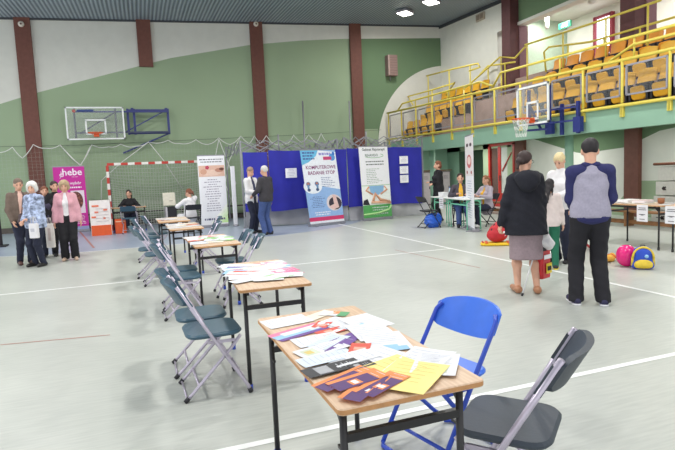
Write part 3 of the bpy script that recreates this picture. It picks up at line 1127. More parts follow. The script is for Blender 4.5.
hoop(bh, 1.76, 1.06, .08, .42, Matrix.Identity(4), None)
q = MB()
for x in (-.62, .62): q.bar((x, .06, -.05), (x, .06, .9), .06, .06, cm((74, 78, 92)))
for z in (.12, .8): q.bar((-.62, .06, z), (2.3, .08, z), .05, .05, cm((70, 76, 100)) if z < .5 else NAVY)
q.bar((-.5, .1, .1), (.6, .1, .78), .04, .04, cm((70, 76, 100)))
q.build('rear_frame', bh)
q = MB()
for x in (1.0, 1.2, 2.3): q.bar((x, .25, 0.05), (x, .25, .92), .075, .075, NAVY)
for z in (.1, .86): q.bar((1.0, .22, z), (2.33, .22, z), .07, .07, NAVY)
q.bar((.9, .15, .14), (2.2, .2, .84), .035, .035, NAVY)
q.bar((2.3, .3, .08), (.75, .5, -.55), .045, .045, NAVY)
for x in (1.15, 2.25): q.box((x, .4, .9), (.09, .3, .1), NAVY)
q.build('swing_arm', bh)
q = MB(); q.box((-.28, -.01, .83), (.5, .02, .07), cm((54, 74, 130)), Matrix.Identity(4)); q.lathe([(.05, -.02), (.05, .0)], cm((200, 70, 60)), 12, Matrix.Translation((-.62, 0, .82)) @ Matrix.Rotation(PI / 2, 4, 'X'))
q.build('maker_badge', bh)

# right hoop on the gallery front, facing the court
t = thing('basketball_hoop', 'small basketball hoop with white net on the gallery front', 'basketball hoop', (8.95, 10.66, 2.46))
mx = Matrix.Rotation(-PI / 2, 4, 'Z')
hoop(t, 1.12, .93, .13, .46, mx, None, .2, net=True)
q = MB()
for y in (-.45, .25):
    q.bar((.1, y, .02), (.1, y, .85), .06, .06, NAVY)
for y in (-.5, -1.0): q.bar((.42, y, -.3), (.42, y, .42), .07, .07, NAVY)
for z in (.0, .3): q.bar((.1, .3, z), (.42, -1.0, z), .04, .04, NAVY)
q.bar((.1, .25, .5), (.45, .25, -.1), .05, .05, NAVY)
q.box((.42, -.1, -.1), (.1, .22, .3), NAVY); q.box((.42, -1.0, -.1), (.1, .22, .34), NAVY)
q.bar((.1, .35, -.12), (.42, -.1, -.12), .05, .05, NAVY)
q.build('wall_bracket', t)

# ------------------------------------------------------------------ handball goal
GLX, GRX, GY = -1.0, 2.04, 18.2
g = thing('handball_goal', 'red and white striped handball goal with sagging net', 'goal', (GLX, GY, 0))
W2 = cm((226, 222, 216), .5)


def striped(a, b, n, nm):
    q = MB(); a, b = Vector(a), Vector(b)
    for i in range(n):
        q.bar(tuple(a.lerp(b, i / n)), tuple(a.lerp(b, (i + 1) / n)), .08, .08, REDP if i % 2 == 0 else W2)
    q.build(nm, g)


GW = GRX - GLX
striped((0, 0, 2.08), (GW, 0, 2.08), 15, 'crossbar')
striped((0, 0, 2.04), (0, 0, 0), 11, 'goalpost'); striped((GW, 0, 2.04), (GW, 0, 0), 11, 'goalpost')
q = MB()
for x in (0, GW):
    q.tube([(x, .04, 2.06), (x, .75, 2.0), (x, 1.1, .05)], .02, GREYM); q.tube([(x, 0, .03), (x, 1.1, .03)], .02, GREYM)
q.tube([(0, 1.1, .03), (GW, 1.1, .03)], .02, GREYM)
q.build('rear_frame', g)
NETM = mat('goal_net_cord', (206, 208, 200), .8)


def gn(a, b):
    # a across, b down the net
    y = .08 + .9 * min(1, b * 3) ** .7 + .12 * b
    z = 2.04 - .1 * min(1, b * 4) - 1.95 * b - .25 * math.sin(PI * a) * math.sin(min(1, b * 1.6) * PI) * .8
    return (a * GW, y, max(z, .03))


q = MB(); NU, NV = 36, 26
for i in range(NU + 1): q.tube([gn(i / NU, j / 13) for j in range(14)], 0.008, NETM, 3)
for j in range(NV + 1): q.tube([gn(i / 12, j / NV) for i in range(13)], 0.008, NETM, 3)
q.build('net', g)

# protective net hanging on the back wall, gathered up by a white rope
pn = thing('safety_net', 'fine safety net with looping white top rope along the back wall', 'net', (0, 19.78, 0))
rp = []
sag = [(-5, 2.6), (-4.2, 2.62), (-3.83, 2.78), (-3.58, 2.42), (-3.23, 2.85), (-2.85, 2.72), (-2.45, 2.82), (-1.9, 2.15), (-1.5, 2.8), (-1.0, 2.72), (-.6, 2.8), (-.1, 2.72), (.3, 2.86), (.95, 2.9), (1.3, 2.78), (1.9, 2.9), (2.3, 2.72), (2.7, 2.95), (3.1, 2.7), (3.5, 3.0), (3.8, 2.72), (4.0, 3.0), (4.2, 2.72), (4.45, 3.0), (4.7, 2.7), (5.3, 2.72), (5.5, 3.0), (5.8, 2.72), (6.1, 3.0), (6.4, 2.7), (6.6, 3.05), (6.8, 2.7)]
for (a, b), (c, d) in zip(sag, sag[1:]):
    for k in range(5):
        t_ = k / 5; rp.append((a + (c - a) * t_, 0, b + (d - b) * t_ - .12 * math.sin(PI * t_) * min(1, abs(c - a))))
q = MB(); q.tube(rp, .014, ROPE, 5); q.build('top_rope', pn)
q = MB()
for pts in ([(.3, -.05, 2.85), (.75, -.05, 2.2), (1.3, -.05, 1.2)], [(.3, -.02, 2.85), (-.6, -.02, 2.2), (-1.3, -.05, 1.6), (-1.4, 0, .4)], [(-2.45, 0, 2.8), (-1.9, 0, 2.1), (-1.55, 0, 2.75)], [(2.7, 0, 2.9), (2.3, -.1, 1.4), (2.6, -.1, .5)], [(2.7, 0, 2.9), (3.2, -.1, 1.3), (2.9, -.1, .4)], [(3.5, 0, 3.0), (3.0, -.1, 2.1), (2.8, -.2, 1.3), (3.1, -.1, .3)]):
    q.tube(pts, .014, ROPE, 5)
q.build('gathering_rope', pn)
q = MB(); FN = mat('fine_net_cord', (176, 186, 176), .8)
for i in range(100):
    x = -5 + 12 * i / 100
    zt_ = interp(sag, x)
    q.tube([(x + .02 * math.sin(i), 0, .25), (x, -.01, zt_ - .04)], .002, FN, 3)
for j in range(20):
    q.tube([(x, -.01, .3 + j * .12 + .03 * math.sin(x * 2 + j)) for x in [-5 + .5 * k for k in range(25)]], .002, FN, 3)
q.build('mesh', pn)
q = MB(); q.tube([(-9, 19.9, 2.85), (-2, 19.9, 2.8), (6, 19.9, 3.02), (9.2, 19.9, 3.15)], .006, cm((90, 96, 90)), 4)
tag(q.build('wall_cable', None), 'thin dark cable strung across the back wall above the net', 'cable')


def ztop(u, v, y):
    d = _ray(u, v); return float(HC + d[2] * y / d[1])


# ------------------------------------------------------------------ booth curtains and folding tent frames
BLUEC = mat('deep_blue_tent_fabric', (36, 38, 158), .65, var=.12, scale=2, bump=.2)
SKIRT = mat('silver_grey_tarpaulin', (172, 172, 176), .6, var=.08, scale=4, bump=.3)


def curtain(name, label, x0, y0, x1, y1, z0, z1, M, seed, cat='curtain', amp=.03):
    rnd = random.Random(seed)
    ph = [rnd.uniform(0, 6) for _ in range(4)]
    L_ = math.hypot(x1 - x0, y1 - y0); ux, uy = (x1 - x0) / L_, (y1 - y0) / L_

    def fn(off):
        def f(a, b):
            s = a * L_
            d = amp * (math.sin(s * 5 + ph[0]) * .6 + math.sin(s * 11 + ph[1] + b * 2) * .3 + .5 * math.sin(b * 5 + ph[2] + s * 2)) + off
            zz = z0 + (z1 - z0) * b - (.02 * math.sin(s * 4 + ph[3])) * (1 - b) - (.03 * (1 - (2 * ((s / 1.6) % 1) - 1) ** 2)) * b
            return (ux * s - uy * d, uy * s + ux * d, max(zz, .01) - 0)
        return f
    q = MB(); q.grid(fn(0), int(L_ * 14), 14, M); 
    q.grid(lambda a, b: fn(.015)(1 - a, b), int(L_ * 14), 14, M)
    return tag(q.build(name, None, (x0, y0, 0)), label, cat)


curtain('blue_curtain', 'narrow blue tent side panel behind the two chatting men', 2.78, 15.65, 3.44, 15.3, .5, 2.22, BLUEC, 1)
curtain('blue_curtain', 'wide blue tent wall between the men and the foot scan banner', 3.47, 15.3, 5.9, 15.35, .48, 2.24, BLUEC, 2)
curtain('blue_curtain', 'wide blue tent wall behind the green physiotherapy banner', 5.93, 15.35, 8.52, 15.4, .42, 2.24, BLUEC, 3)
curtain('grey_skirt', 'silver grey tarpaulin skirt below the left blue tent walls', 2.8, 15.75, 5.9, 15.45, .01, .56, SKIRT, 4, 'tarpaulin', .05)
curtain('grey_skirt', 'silver grey tarpaulin skirt below the right blue tent wall', 5.95, 15.45, 8.75, 15.5, .01, .52, SKIRT, 5, 'tarpaulin', .06)


def tent(label, x0, x1, y0, y1, z0, z1):
    t = thing('tent_frame', label, 'tent', (x0, y0, 0))
    w, d = x1 - x0, y1 - y0
    for x in (0, w):
        for y in (0, d):
            q = MB(); q.bar((x, y, 0), (x, y, z1), .04, .04, GREYM); q.box((x, y, .01), (.09, .09, .02), GREYM); q.build('leg', t)
    for a, b in (((0, 0), (w, 0)), ((0, d), (w, d)), ((0, 0), (0, d)), ((w, 0), (w, d))):
        q = MB(); n = 4
        for i in range(n):
            p = [a[0] + (b[0] - a[0]) * i / n, a[1] + (b[1] - a[1]) * i / n]; r = [a[0] + (b[0] - a[0]) * (i + 1) / n, a[1] + (b[1] - a[1]) * (i + 1) / n]
            q.bar((*p, z0), (*r, z1), .016, .022, GREYM); q.bar((*p, z1), (*r, z0), .016, .022, GREYM)
        q.build('truss', t)
    q = MB()
    for a, b in (((0, 0), (w, d)), ((w, 0), (0, d))):
        n = 4
        for i in range(n):
            p = [a[0] + (b[0] - a[0]) * i / n, a[1] + (b[1] - a[1]) * i / n]; r = [a[0] + (b[0] - a[0]) * (i + 1) / n, a[1] + (b[1] - a[1]) * (i + 1) / n]
            h = lambda k: .2 * min(k, n - k) / n
            q.bar((*p, z0 + h(i)), (*r, z1 + h(i + 1)), .018, .02, GREYM); q.bar((*p, z1 + h(i)), (*r, z0 + h(i + 1)), .018, .02, GREYM)
    q.tube([(w / 2, d / 2, z0), (w / 2, d / 2, z1 + .28)], .025, GREYM)
    q.build('roof_truss', t)


tent('left grey folding tent frame above the blue walls behind the chatting men', 2.75, 5.75, 15.72, 18.6, 2.18, 2.55)
tent('right grey folding tent frame above the blue walls near the gallery', 5.98, 8.72, 15.72, 18.6, 2.2, 2.6)


def sheet(label, mx, w, h, name='notice', lines=7, cat='notice', grp=None):
    q = MB(); q.box((0, 0, 0), (w, h, .002), PAPER)
    rnd = random.Random(label)
    for i in range(lines):
        yy = h * (.36 - .78 * i / lines); ww = w * rnd.uniform(.4, .75)
        rect(q, -ww / 2, yy, ww / 2, yy + h * .03, cm((150, 148, 170)), Matrix.Identity(4), .0016)
    o = q.build(name); o.matrix_world = mx
    return tag(o, label, cat, grp)


sheet('white notice pinned to the blue tent wall left of the foot scan banner', upright(4.1, 15.22, 1.56, 0), .34, .28, lines=5)
for i, (v, lab) in enumerate(((160, 'topmost white notice on the blue tent wall right of the green banner'), (170, 'middle white notice on the blue tent wall right of the green banner'), (179, 'lowest white notice on the blue tent wall right of the green banner'))):
    sheet(lab, upright(7.82, 15.3, ztop(401, v, 15.3), 0.02), .30, .24, lines=5)


# ------------------------------------------------------------------ roll-up banners
def banner(label, p0, p1, h, draw, skew=0.0):
    w = math.hypot(p1[0] - p0[0], p1[1] - p0[1]); ang = math.atan2(p1[1] - p0[1], p1[0] - p0[0])
    t = thing('roll_up_banner', label, 'banner', (p0[0], p0[1], 0), ang)
    mx = upright(0, 0, .08, 0)
    mx = mx @ Matrix(((1, skew, 0, 0), (0, 1, 0, 0), (0, 0, 1, 0), (0, 0, 0, 1)))
    H_ = h - .1
    hs = skew * (h - .08)
    q = MB(); draw(q, mx, w, H_); q.build('printed_panel', t)
    q = MB(); q.box((w / 2, .03, .04), (w + .03, .16, .08), GREYM, None, .012)
    for s in (.12, .88): q.box((w * s, 0, .012), (.05, .36, .024), GREYM)
    q.build('base_cassette', t)
    q = MB(); q.box((w / 2 + hs, .01, h - .01), (w + .01, .03, .03), GREYM); q.tube([(w / 2, .04, .06), (w / 2 + hs, .04, h)], .012, GREYM, 6); q.build('pole', t)
    return t


def lines(q, mx, x0, x1, y1, y0, n, M, seed, align='c', th=.012, fill=(.5, .95)):
    rnd = random.Random(seed)
    for i in range(n):
        y = y1 + (y0 - y1) * i / max(n - 1, 1); ww = (x1 - x0) * rnd.uniform(*fill)
        a = (x0 + x1 - ww) / 2 if align == 'c' else x0
        b = a + ww; x = a
        while x < b - .01:
            l_ = rnd.uniform(.03, .09); rect(q, x, y, min(x + l_, b), y + th, M, mx, .004); x += l_ + .018


def d_hebe(q, mx, w, h):
    M = mat('magenta_print', (196, 32, 150), .5, var=.03); WH = cm((244, 230, 242))
    q.box((w / 2, h / 2, 0), (w, h, .004), M, mx)
    text(q, 'hebe', w * .6, h * .865, .30, WH, mx, .98, .004)
    for k in range(2):
        q.tube([(w * .28 + .05 * math.cos(a) - .02 * k, h * .87 + .05 * math.sin(a * 1.0), .004) for a in [R(30 + 30 * j) for j in range(11)]], .008, WH, 4, mx)
    q.tube([(w * .2, h * .82, .004), (w * .27, h * .86, .004), (w * .25, h * .93, .004)], .008, WH, 4, mx)
    lines(q, mx, w * .5, w * .85, h * .835, h * .835, 1, WH, 1, th=.01)
    text(q, 'szeroki wybór', w * .46, h * .72, .125, WH, mx, 1.0, .004)
    lines(q, mx, w * .35, w * .9, h * .66, h * .66, 1, WH, 28, 'c', .045, (.85, .95))
    rect(q, w * .5, h * .26, w * .93, h * .62, cm((230, 214, 226)), mx, .004)
    disc(q, w * .66, h * .46, w * .22, h * .145, cm((104, 58, 54)), mx, .006)
    rnd = random.Random(2)
    for i in range(70):
        a, r = rnd.uniform(0, 6.3), rnd.uniform(0, .95) ** .5
        disc(q, w * .66 + w * .2 * r * math.cos(a), h * .46 + h * .135 * r * math.sin(a), .012, .012, cm(rnd.choice([(170, 110, 90), (60, 36, 34), (196, 150, 130)])), mx, .008, 6)
    lines(q, mx, w * .55, w * .95, h * .215, h * .09, 6, WH, 4, th=.016)
    rect(q, 0, 0, w, h * .05, cm((150, 160, 200)), mx, .004)


def d_massage(q, mx, w, h):
    q.box((w / 2, h / 2, 0), (w, h, .004), PAPER, mx)
    lines(q, mx, w * .05, w * .95, h * .94, h * .905, 2, TEXTG, 23, 'c', .03, (.75, .98))
    rect(q, .02, h * .70, w - .02, h * .86, cm((226, 186, 166)), mx, .004)
    disc(q, w * .45, h * .755, w * .38, h * .045, cm((236, 204, 186)), mx, .006)       # lying back
    disc(q, w * .2, h * .77, w * .12, h * .04, cm((214, 164, 140)), mx, .007)
    disc(q, w * .78, h * .79, w * .16, h * .03, cm((196, 140, 120)), mx, .008)
    disc(q, w * .87, h * .805, w * .09, h * .02, cm((110, 70, 60)), mx, .009)
    for a in range(5): disc(q, w * .34 + .035 * math.cos(R(72 * a)), h * .83 + .035 * math.sin(R(72 * a)), .03, .025, cm((200, 60, 96)), mx, .009, 8)
    M = cm((150, 140, 160))
    lines(q, mx, w * .1, w * .9, h * .65, h * .2, 14, M, 21, 'c', .022, (.35, .85))
    for i in range(6): q.poly([(w * (.35 + .1 * i), h * .02, .003), (w, h * .02, .003), (w, h * (.30 - .05 * i), .003)], cm(((246 - 9 * i), 250 - 2 * i, 238 - 16 * i)), mx @ Matrix.Translation((0, 0, .0002 * i)))
    lines(q, mx, w * .12, w * .9, h * .065, h * .065, 1, cm((100, 100, 130)), 22, 'c', .06, (.9, .98))


def d_feet(q, mx, w, h):
    q.box((w / 2, h / 2, 0), (w, h, .004), mat('sky_blue_print', (150, 186, 232), .5), mx)
    WH = cm((236, 240, 248)); PK = cm((214, 60, 110)); NV = cm((70, 84, 150)); G_ = cm((136, 56, 112))
    q.poly([(w * .0, h * .56, .003), (w, h * .45, .003), (w, h * .97, .003), (w * .45, h, .003), (w * .1, h * .9, .003), (0, h * .78, .003)], WH, mx)
    q.poly([(0, h, .0035), (w * .5, h, .0035), (w * .42, h * .92, .0035), (w * .2, h * .84, .0035), (0, h * .80, .0035)], cm((110, 186, 226)), mx)
    lines(q, mx, w * .05, w * .45, h * .955, h * .875, 3, NV, 24, 'l', .04, (.7, .95))
    lines(q, mx, w * .5, w * .86, h * .93, h * .93, 1, cm((150, 150, 210)), 25, 'c', .07, (.95, .98))
    rect(q, w * .62, h * .865, w * .86, h * .91, cm((200, 70, 120)), mx, .006)
    disc(q, w * .88, h * .9, w * .09, h * .05, cm((90, 150, 214)), mx, .005); disc(q, w * .93, h * .95, w * .04, h * .025, cm((60, 120, 200)), mx, .006)
    text(q, 'KOMPUTEROWE', w * .52, h * .745, .138, G_, mx, .98, .006)
    text(q, 'BADANIE STÓP', w * .52, h * .67, .138, G_, mx, .98, .006)
    lines(q, mx, w * .48, w * .95, h * .62, h * .50, 6, NV, 3, 'l', .014)
    disc(q, w * .22, h * .51, w * .26, h * .10, WH, mx, .0045, 26)
    for s, c in ((-1, (120, 120, 150)), (1, (90, 110, 160))):
        x = w * .22 + s * w * .12
        disc(q, x, h * .545, w * .06, h * .03, cm(c), mx, .006); disc(q, x + s * .01, h * .505, w * .03, h * .035, cm((110, 150, 190)), mx, .0065); disc(q, x, h * .465, w * .045, h * .022, cm((70, 90, 130)), mx, .007)
        disc(q, x, h * .55, w * .03, h * .014, cm((190, 120, 90)), mx, .0075)
    lines(q, mx, w * .08, w * .52, h * .36, h * .22, 7, NV, 8, 'c', .014)
    disc(q, w * .77, h * .27, w * .225, h * .115, cm((226, 214, 216)), mx, .0045, 26)
    disc(q, w * .80, h * .26, w * .19, h * .09, cm((60, 52, 66)), mx, .005, 20)
    q.poly([(w * .6, h * .22, .006), (w * .72, h * .17, .006), (w * .9, h * .2, .006), (w * .84, h * .37, .006), (w * .74, h * .38, .006), (w * .76, h * .25, .006)], cm((232, 196, 190)), mx)
    lines(q, mx, w * .15, w * .65, h * .14, h * .11, 2, WH, 26, 'c', .03, (.7, .95))
    rect(q, 0, h * .03, w, h * .085, PK, mx, .005); rect(q, 0, 0, w, h * .03, WH, mx, .005)
    lines(q, mx, w * .2, w * .85, h * .05, h * .05, 1, cm((90, 50, 100)), 27, 'c', .03, (.9, .98))


def d_physio(q, mx, w, h):
    q.box((w / 2, h / 2, 0), (w, h, .004), PAPER, mx)
    D_ = cm((80, 90, 84)); GR = cm((74, 168, 70))
    text(q, 'Gabinet Fizjoterapii', w * .5, h * .945, .115, D_, mx, .9, .006)
    text(q, 'REHAVIDO', w * .42, h * .865, .105, cm((110, 130, 120)), mx, .9, .006)
    q.tube([(w * .5 + w * .33 * math.cos(R(a)), h * .875 + h * .03 * math.sin(R(a)), .006) for a in range(-150, 60, 15)], .006, GR, 4, mx)
    lines(q, mx, w * .18, w * .86, h * .785, h * .745, 2, D_, 77, 'c', .03, (.85, .95))
    lines(q, mx, w * .2, w * .8, h * .685, h * .49, 9, cm((120, 150, 120)), 5, 'l', .014)
    rect(q, 0, h * .455, w, h * .46, GR, mx, .005)
    # picture: therapist in a pale blue shirt kneeling over a patient
    rect(q, 0, h * .18, w, h * .455, cm((240, 244, 240)), mx, .003)
    SK_ = cm((216, 160, 128)); SB = cm((140, 184, 222))
    q.poly([(w * .25, h * .45, .005), (w * .78, h * .45, .005), (w * .74, h * .36, .005), (w * .52, h * .31, .005), (w * .3, h * .36, .005)], SB, mx)
    for pts in ([(.25, .44), (.14, .39), (.36, .33)], [(.78, .44), (.88, .39), (.64, .33)]): q.tube([(w * a, h * b, .006) for a, b in pts], .028, SK_, 5, mx)
    q.tube([(w * .36, h * .23, .008), (w * .45, h * .34, .008), (w * .62, h * .25, .008), (w * .95, h * .21, .008)], .045, SK_, 6, mx)
    q.tube([(w * .3, h * .22, .009), (w * .7, h * .21, .009), (w * .97, h * .2, .009)], .04, cm((226, 176, 146)), 6, mx)
    q.poly([(0, h * .19, .012), (w * .04, h * .25, .012), (w * .17, h * .27, .012), (w * .24, h * .18, .012)], cm((40, 40, 46)), mx)
    rect(q, 0, 0, w, h * .18, mat('fresh_green_print', (86, 166, 92), .5), mx, .004)
    q.tube([(w * .0, h * .05, .006), (w * .5, h * .06, .006), (w * .9, h * .1, .006), (w, h * .16, .006)], .03, cm((176, 220, 150)), 4, mx)
    lines(q, mx, w * .3, w * .9, h * .135, h * .1, 2, PAPER, 78, 'c', .03, (.8, .95))
    lines(q, mx, w * .3, w * .9, h * .04, h * .04, 1, PAPER, 79, 'c', .045, (.85, .95))


def d_face(q, mx, w, h):
    q.box((w / 2, h / 2, 0), (w, h, .004), PAPER, mx)
    rect(q, 0, h * .56, w, h * .99, cm((232, 226, 226)), mx, .003)
    for s in (.3, .7): disc(q, w * s, h * .9, w * .13, h * .02, cm((70, 50, 60)), mx, .005)
    disc(q, w * .5, h * .72, w * .28, h * .075, cm((206, 110, 110)), mx, .004); disc(q, w * .5, h * .73, w * .2, h * .045, cm((240, 214, 206)), mx, .005)
    for s in (.25, .75): disc(q, w * s, h * .6, w * .07, h * .02, cm((170, 80, 80)), mx, .005)
    lines(q, mx, w * .15, w * .85, h * .5, h * .1, 16, cm((170, 180, 200)), 9, 'c', .016)


banner('magenta roll-up banner with hebe in white letters behind the woman in pink', (-2.6, 18.75), (-1.70, 18.7), ztop(70, 166, 18.7), d_hebe)
banner('white roll-up banner with a massage photo at the top, right of the goal', (1.61, 16.83), (2.43, 16.85), ztop(214, 155, 16.85), d_massage)
banner('blue and white roll-up banner about foot scans, before the blue tent wall', (4.41, 14.56), (5.56, 14.86), ztop(317, 149.5, 14.7), d_feet, -.11)
banner('white and green physiotherapy roll-up banner before the blue tent wall', (6.28, 15.06), (7.3, 15.2), ztop(374, 146, 15.1), d_physio, -.045)
banner('narrow white banner seen almost edge-on, beside the mint green tables', (7.55, 11.45), (7.14, 10.5), ztop(469, 135, 11.0), d_face)
# slim white thing: furled banner left of the tent
q = MB(); q.lathe([(.1, 0), (.1, .03), (.02, .05)], GREYM, 14); q.rprism((0, 0, .95), (.13, .05, 1.8), .02, PAPER)
tag(q.build('furled_banner', None, (2.62, 16.6, 0)), 'slim white banner standing edge-on at the left end of the tent', 'banner')
q = MB(); q.box((0, 0, .95), (.3, .12, 1.86), cm((26, 20, 30)), None, .02); q.box((0, 0, .02), (.5, .4, .04), DARK)
x_, y_ = gz(-3, 247)
tag(q.build('black_display', None, (x_ - .02, y_, 0)), 'black upright display cut off by the left edge of the picture', 'display')

# ------------------------------------------------------------------ folding chairs
def chair(name, label, M_seat, M_tube, tr=.012, floor_bars=False, cap=True, blue=False, grp=None):
    t = thing(name, label, 'chair', (0, 0, 0), 0, grp)
    TUBEM = M_tube
    for s in (-1, 1):
        x = s * .215
        q = MB()
        top = (x * .96, -.235, .80); kn = (x, -.02, .42); ft = (x, .235, .012)
        if blue: q.tube([(x * .9, -.225, .725), (x, -.2, .69), kn, ft], tr, TUBEM, 8)
        else: q.tube([top, kn, (x, .20, .05), (x, .21, .012)], tr, TUBEM, 8)
        if cap: q.tube([(x, .205, .035), (x, .215, .004)], tr * 1.35, DARK, 8)
        q.build('leg', t)
        q = MB(); x2 = s * .185
        q.tube([(x2, .17, .415), (x2, .10, .33), (x2, -.17, .06), (x2, -.22, .012)], tr, TUBEM, 8)
        if cap: q.tube([(x2, -.205, .03), (x2, -.23, .004)], tr * 1.35, DARK, 8)
        q.build('leg', t)
        q = MB(); q.lathe([(.012, -.025), (.012, .025)], GREYM, 8, Matrix.Translation((s * .2, .055, .29)) @ Matrix.Rotation(PI / 2, 4, 'Y')); q.bar((x, -.06, .40), (x2, .13, .385), .012, .02, TUBEM); q.build('hinge', t)
    q = MB(); q.tube([(-.185, -.13, .10), (.185, -.13, .10)], tr * .8, TUBEM, 8); q.build('stretcher', t)
    q = MB(); q.tube([(-.215, .17, .115), (.215, .17, .115)], tr * .8, TUBEM, 8)
    q.build('stretcher', t); q = MB()
    if floor_bars:
        q.tube([(-.215, .23, .015), (-.18, .26, .013), (.18, .26, .013), (.215, .23, .015)], tr, TUBEM, 8); q.build('foot_bar', t); q = MB(); q.tube([(-.185, -.21, .015), (-.15, -.245, .013), (.15, -.245, .013), (.185, -.21, .015)], tr, TUBEM, 8)
    else:
        q.tube([(-.185, -.215, .02), (.185, -.215, .02)], tr * .6, TUBEM, 6)
    q.build('foot_bar', t)
    # seat: rounded slab, slightly dished, deeper rim
    q = MB()
    q.rprism((0, .0, .437), (.40, .385, .032), .09, M_seat, None, .012, 6)
    q.build('seat', t)
    # backrest: curved panel
    q = MB(); hh = .175 if not blue else .15
    n = 14

    def bk(off, flip):
        def f(a, b):
            if flip: a = 1 - a
            s = 2 * a - 1
            ed = (1 - abs(s) ** 8)
            rz = hh * (b - .5)
            rz *= (.55 + .45 * ed ** .5) if not blue else (.75 + .25 * ed ** .5)
            if blue: rz -= (.03 * (1 - s * s)) * (1 - b) * 1.2 - .03 * (1 - s * s) * b
            z = .735 + rz * .87
            y = -.212 - (z - .76) * .57 - .055 * (1 - s * s) + off
            return (s * (.212 if not blue else .222), y, z - (.055 if blue else 0))
        return f
    q.grid(bk(.0, True), n, 6, M_seat); q.grid(bk(-.028 if not blue else -.016, False), n, 6, M_seat)
    # rim closing the panel
    e1 = [bk(0, True)(1 - i / n, 1) for i in range(n + 1)]; e2 = [bk(-.028 if not blue else -.016, False)(i / n, 1) for i in range(n + 1)]
    f1 = [bk(0, True)(1 - i / n, 0) for i in range(n + 1)]; f2 = [bk(-.028 if not blue else -.016, False)(i / n, 0) for i in range(n + 1)]
    for A, B in ((e1, e2), (f2, f1)):
        q.add(A + B, [(i, i + 1, n + 2 + i, n + 1 + i) for i in range(n)], M_seat, True)
    for k in (0, 1):
        g1 = [bk(0, True)(1 - k, j / 6) for j in range(7)]; g2 = [bk(-.028 if not blue else -.016, False)(k, j / 6) for j in range(7)]
        q.add(g1 + g2, [(i, i + 1, 8 + i, 7 + i) for i in range(6)], M_seat, True)
    q.build('backrest', t)
    if not blue:
        for s in (-1, 1):
            q = MB(); q.bar((s * .208, -.15, .655), (s * .206, -.215, .77), .02, .03, M_seat)
            q.build('back_bracket', t)
    return t


def place(t, x, y, face, label=None, first=False):
    if first:
        t.location = (x, y, 0); t.rotation_euler[2] = R(face) - PI / 2
        if label: t['label'] = label
        return t
    return dup(t, (x, y, 0), R(face) - PI / 2, label)


rc = chair('folding_chair', 'blue-grey folding chair', SEATB, CHR, grp='blue-grey folding chairs along the leaflet tables')
lch = [(.385, 3.84, 2, 'nearest blue-grey folding chair on the left side of the table row'), (.355, 4.32, 0, 'blue-grey folding chair just behind the nearest one on the left, backrests overlapping'),
       (.34, 6.12, 2, 'front one of the middle pair of blue-grey chairs left of the table row'), (.35, 6.62, 0, 'rear one of the middle pair of blue-grey chairs left of the table row'),
       (.14, 8.25, 2, 'front one of the third pair of blue-grey chairs left of the tables'), (.05, 8.95, 0, 'rear one of the third pair of blue-grey chairs, its seat tucked under'),
       (.05, 10.7, 2, 'front one of the farthest pair of blue-grey chairs on the left'), (.22, 11.5, 3, 'rear one of the farthest pair of blue-grey chairs on the left')]
for i, (x, y, a, lab) in enumerate(lch): place(rc, x, y, a, lab, i == 0)
for x, y, a, lab in ((1.02, 6.35, 172, 'blue-grey folding chair facing left behind the second table, nearer of two'), (1.0, 6.95, 178, 'blue-grey folding chair facing left beside the third table, further of two'),
                     (.84, 8.75, 176, 'blue-grey folding chair on the right of the fourth table, nearer of two'), (1.0, 9.9, 170, 'blue-grey folding chair before the massage banner, further of two')):
    place(rc, x, y, a, lab)
x_, y_ = gz(123, 233)
place(rc, x_ + .22, y_ - .2, 84, 'blue-grey folding chair with its back to us at the desk before the goal')
gc = chair('folding_chair', 'charcoal folding chair turned to the nearest table, bottom right', SEATG, CHR, .0135)
place(gc, 1.375, 1.80, 130, None, True)
bc = chair('folding_chair', 'bright blue folding chair with blue tube frame beside the nearest table', BLUEP, BLUEM, .0125, True, False, True)
place(bc, 1.42, 2.44, 194, None, True)
kc = chair('folding_chair', 'black folding chair behind the person in white beside the massage banner', DARK, BLACKM, .012)
place(kc, 1.25, 15.45, 95, None, True)
x_, y_ = gz(424, 228)
place(kc, 6.85, 12.1, 0, 'dark folding chair at the left end of the mint green tables, bag below')
place(kc, 7.75, 12.0, -115 + 0, 'dark folding chair under the seated man in the yellow shirt')
place(kc, 8.15, 11.45, 185, 'dark folding chair under the seated woman right of the narrow banner')

# ------------------------------------------------------------------ leaflet tables
def table(label, x, y, ang, w, l, name='school_table', top=None, legM=BLACKM, capM=None, h=.745, grp=None):
    t = thing(name, label, 'table', (x, y, 0), ang, grp)
    q = MB(); q.rprism((w / 2, l / 2, h - .012), (w, l, .024), .025, top or WOOD, None, .004, 4)
    o = q.build('tabletop', t)
    if top is None:
        o.data.materials.append(EDGE)
        for p in o.data.polygons:
            if abs(p.normal.z) < .3: p.material_index = 1
    legs = []
    for px, py in ((.05, .1), (w - .05, .1), (.05, l - .1), (w - .05, l - .1)):
        q = MB(); q.tube([(px, py, h - .024), (px + (.01 if px > w / 2 else -.01) * 0, py, .0)], .0145, legM, 8)
        lg = q.build('leg', t)
        q = MB(); q.tube([(px, py, 0), (px, py, .045)], .019, capM or BLUEM, 8); q.build('foot_cap', lg)
    q = MB()
    for py in (.1, l - .1):
        q.bar((.05, py, h - .15), (w - .05, py, h - .15), .022, .03, legM)
        for px in (.05, w - .05):
            q.bar((px, py, h - .1), (px, py + (.09 if py < l / 2 else -.09), h - .024), .012, .03, legM)
            q.bar((px, py, h - .2), (px, py + (.05 if py < l / 2 else -.05), h - .2), .012, .012, legM)
    for px in (.07, w - .07): q.bar((px, .1, h - .05), (px, l - .1, h - .05), .02, .03, legM)
    q.build('underframe', t)
    return t


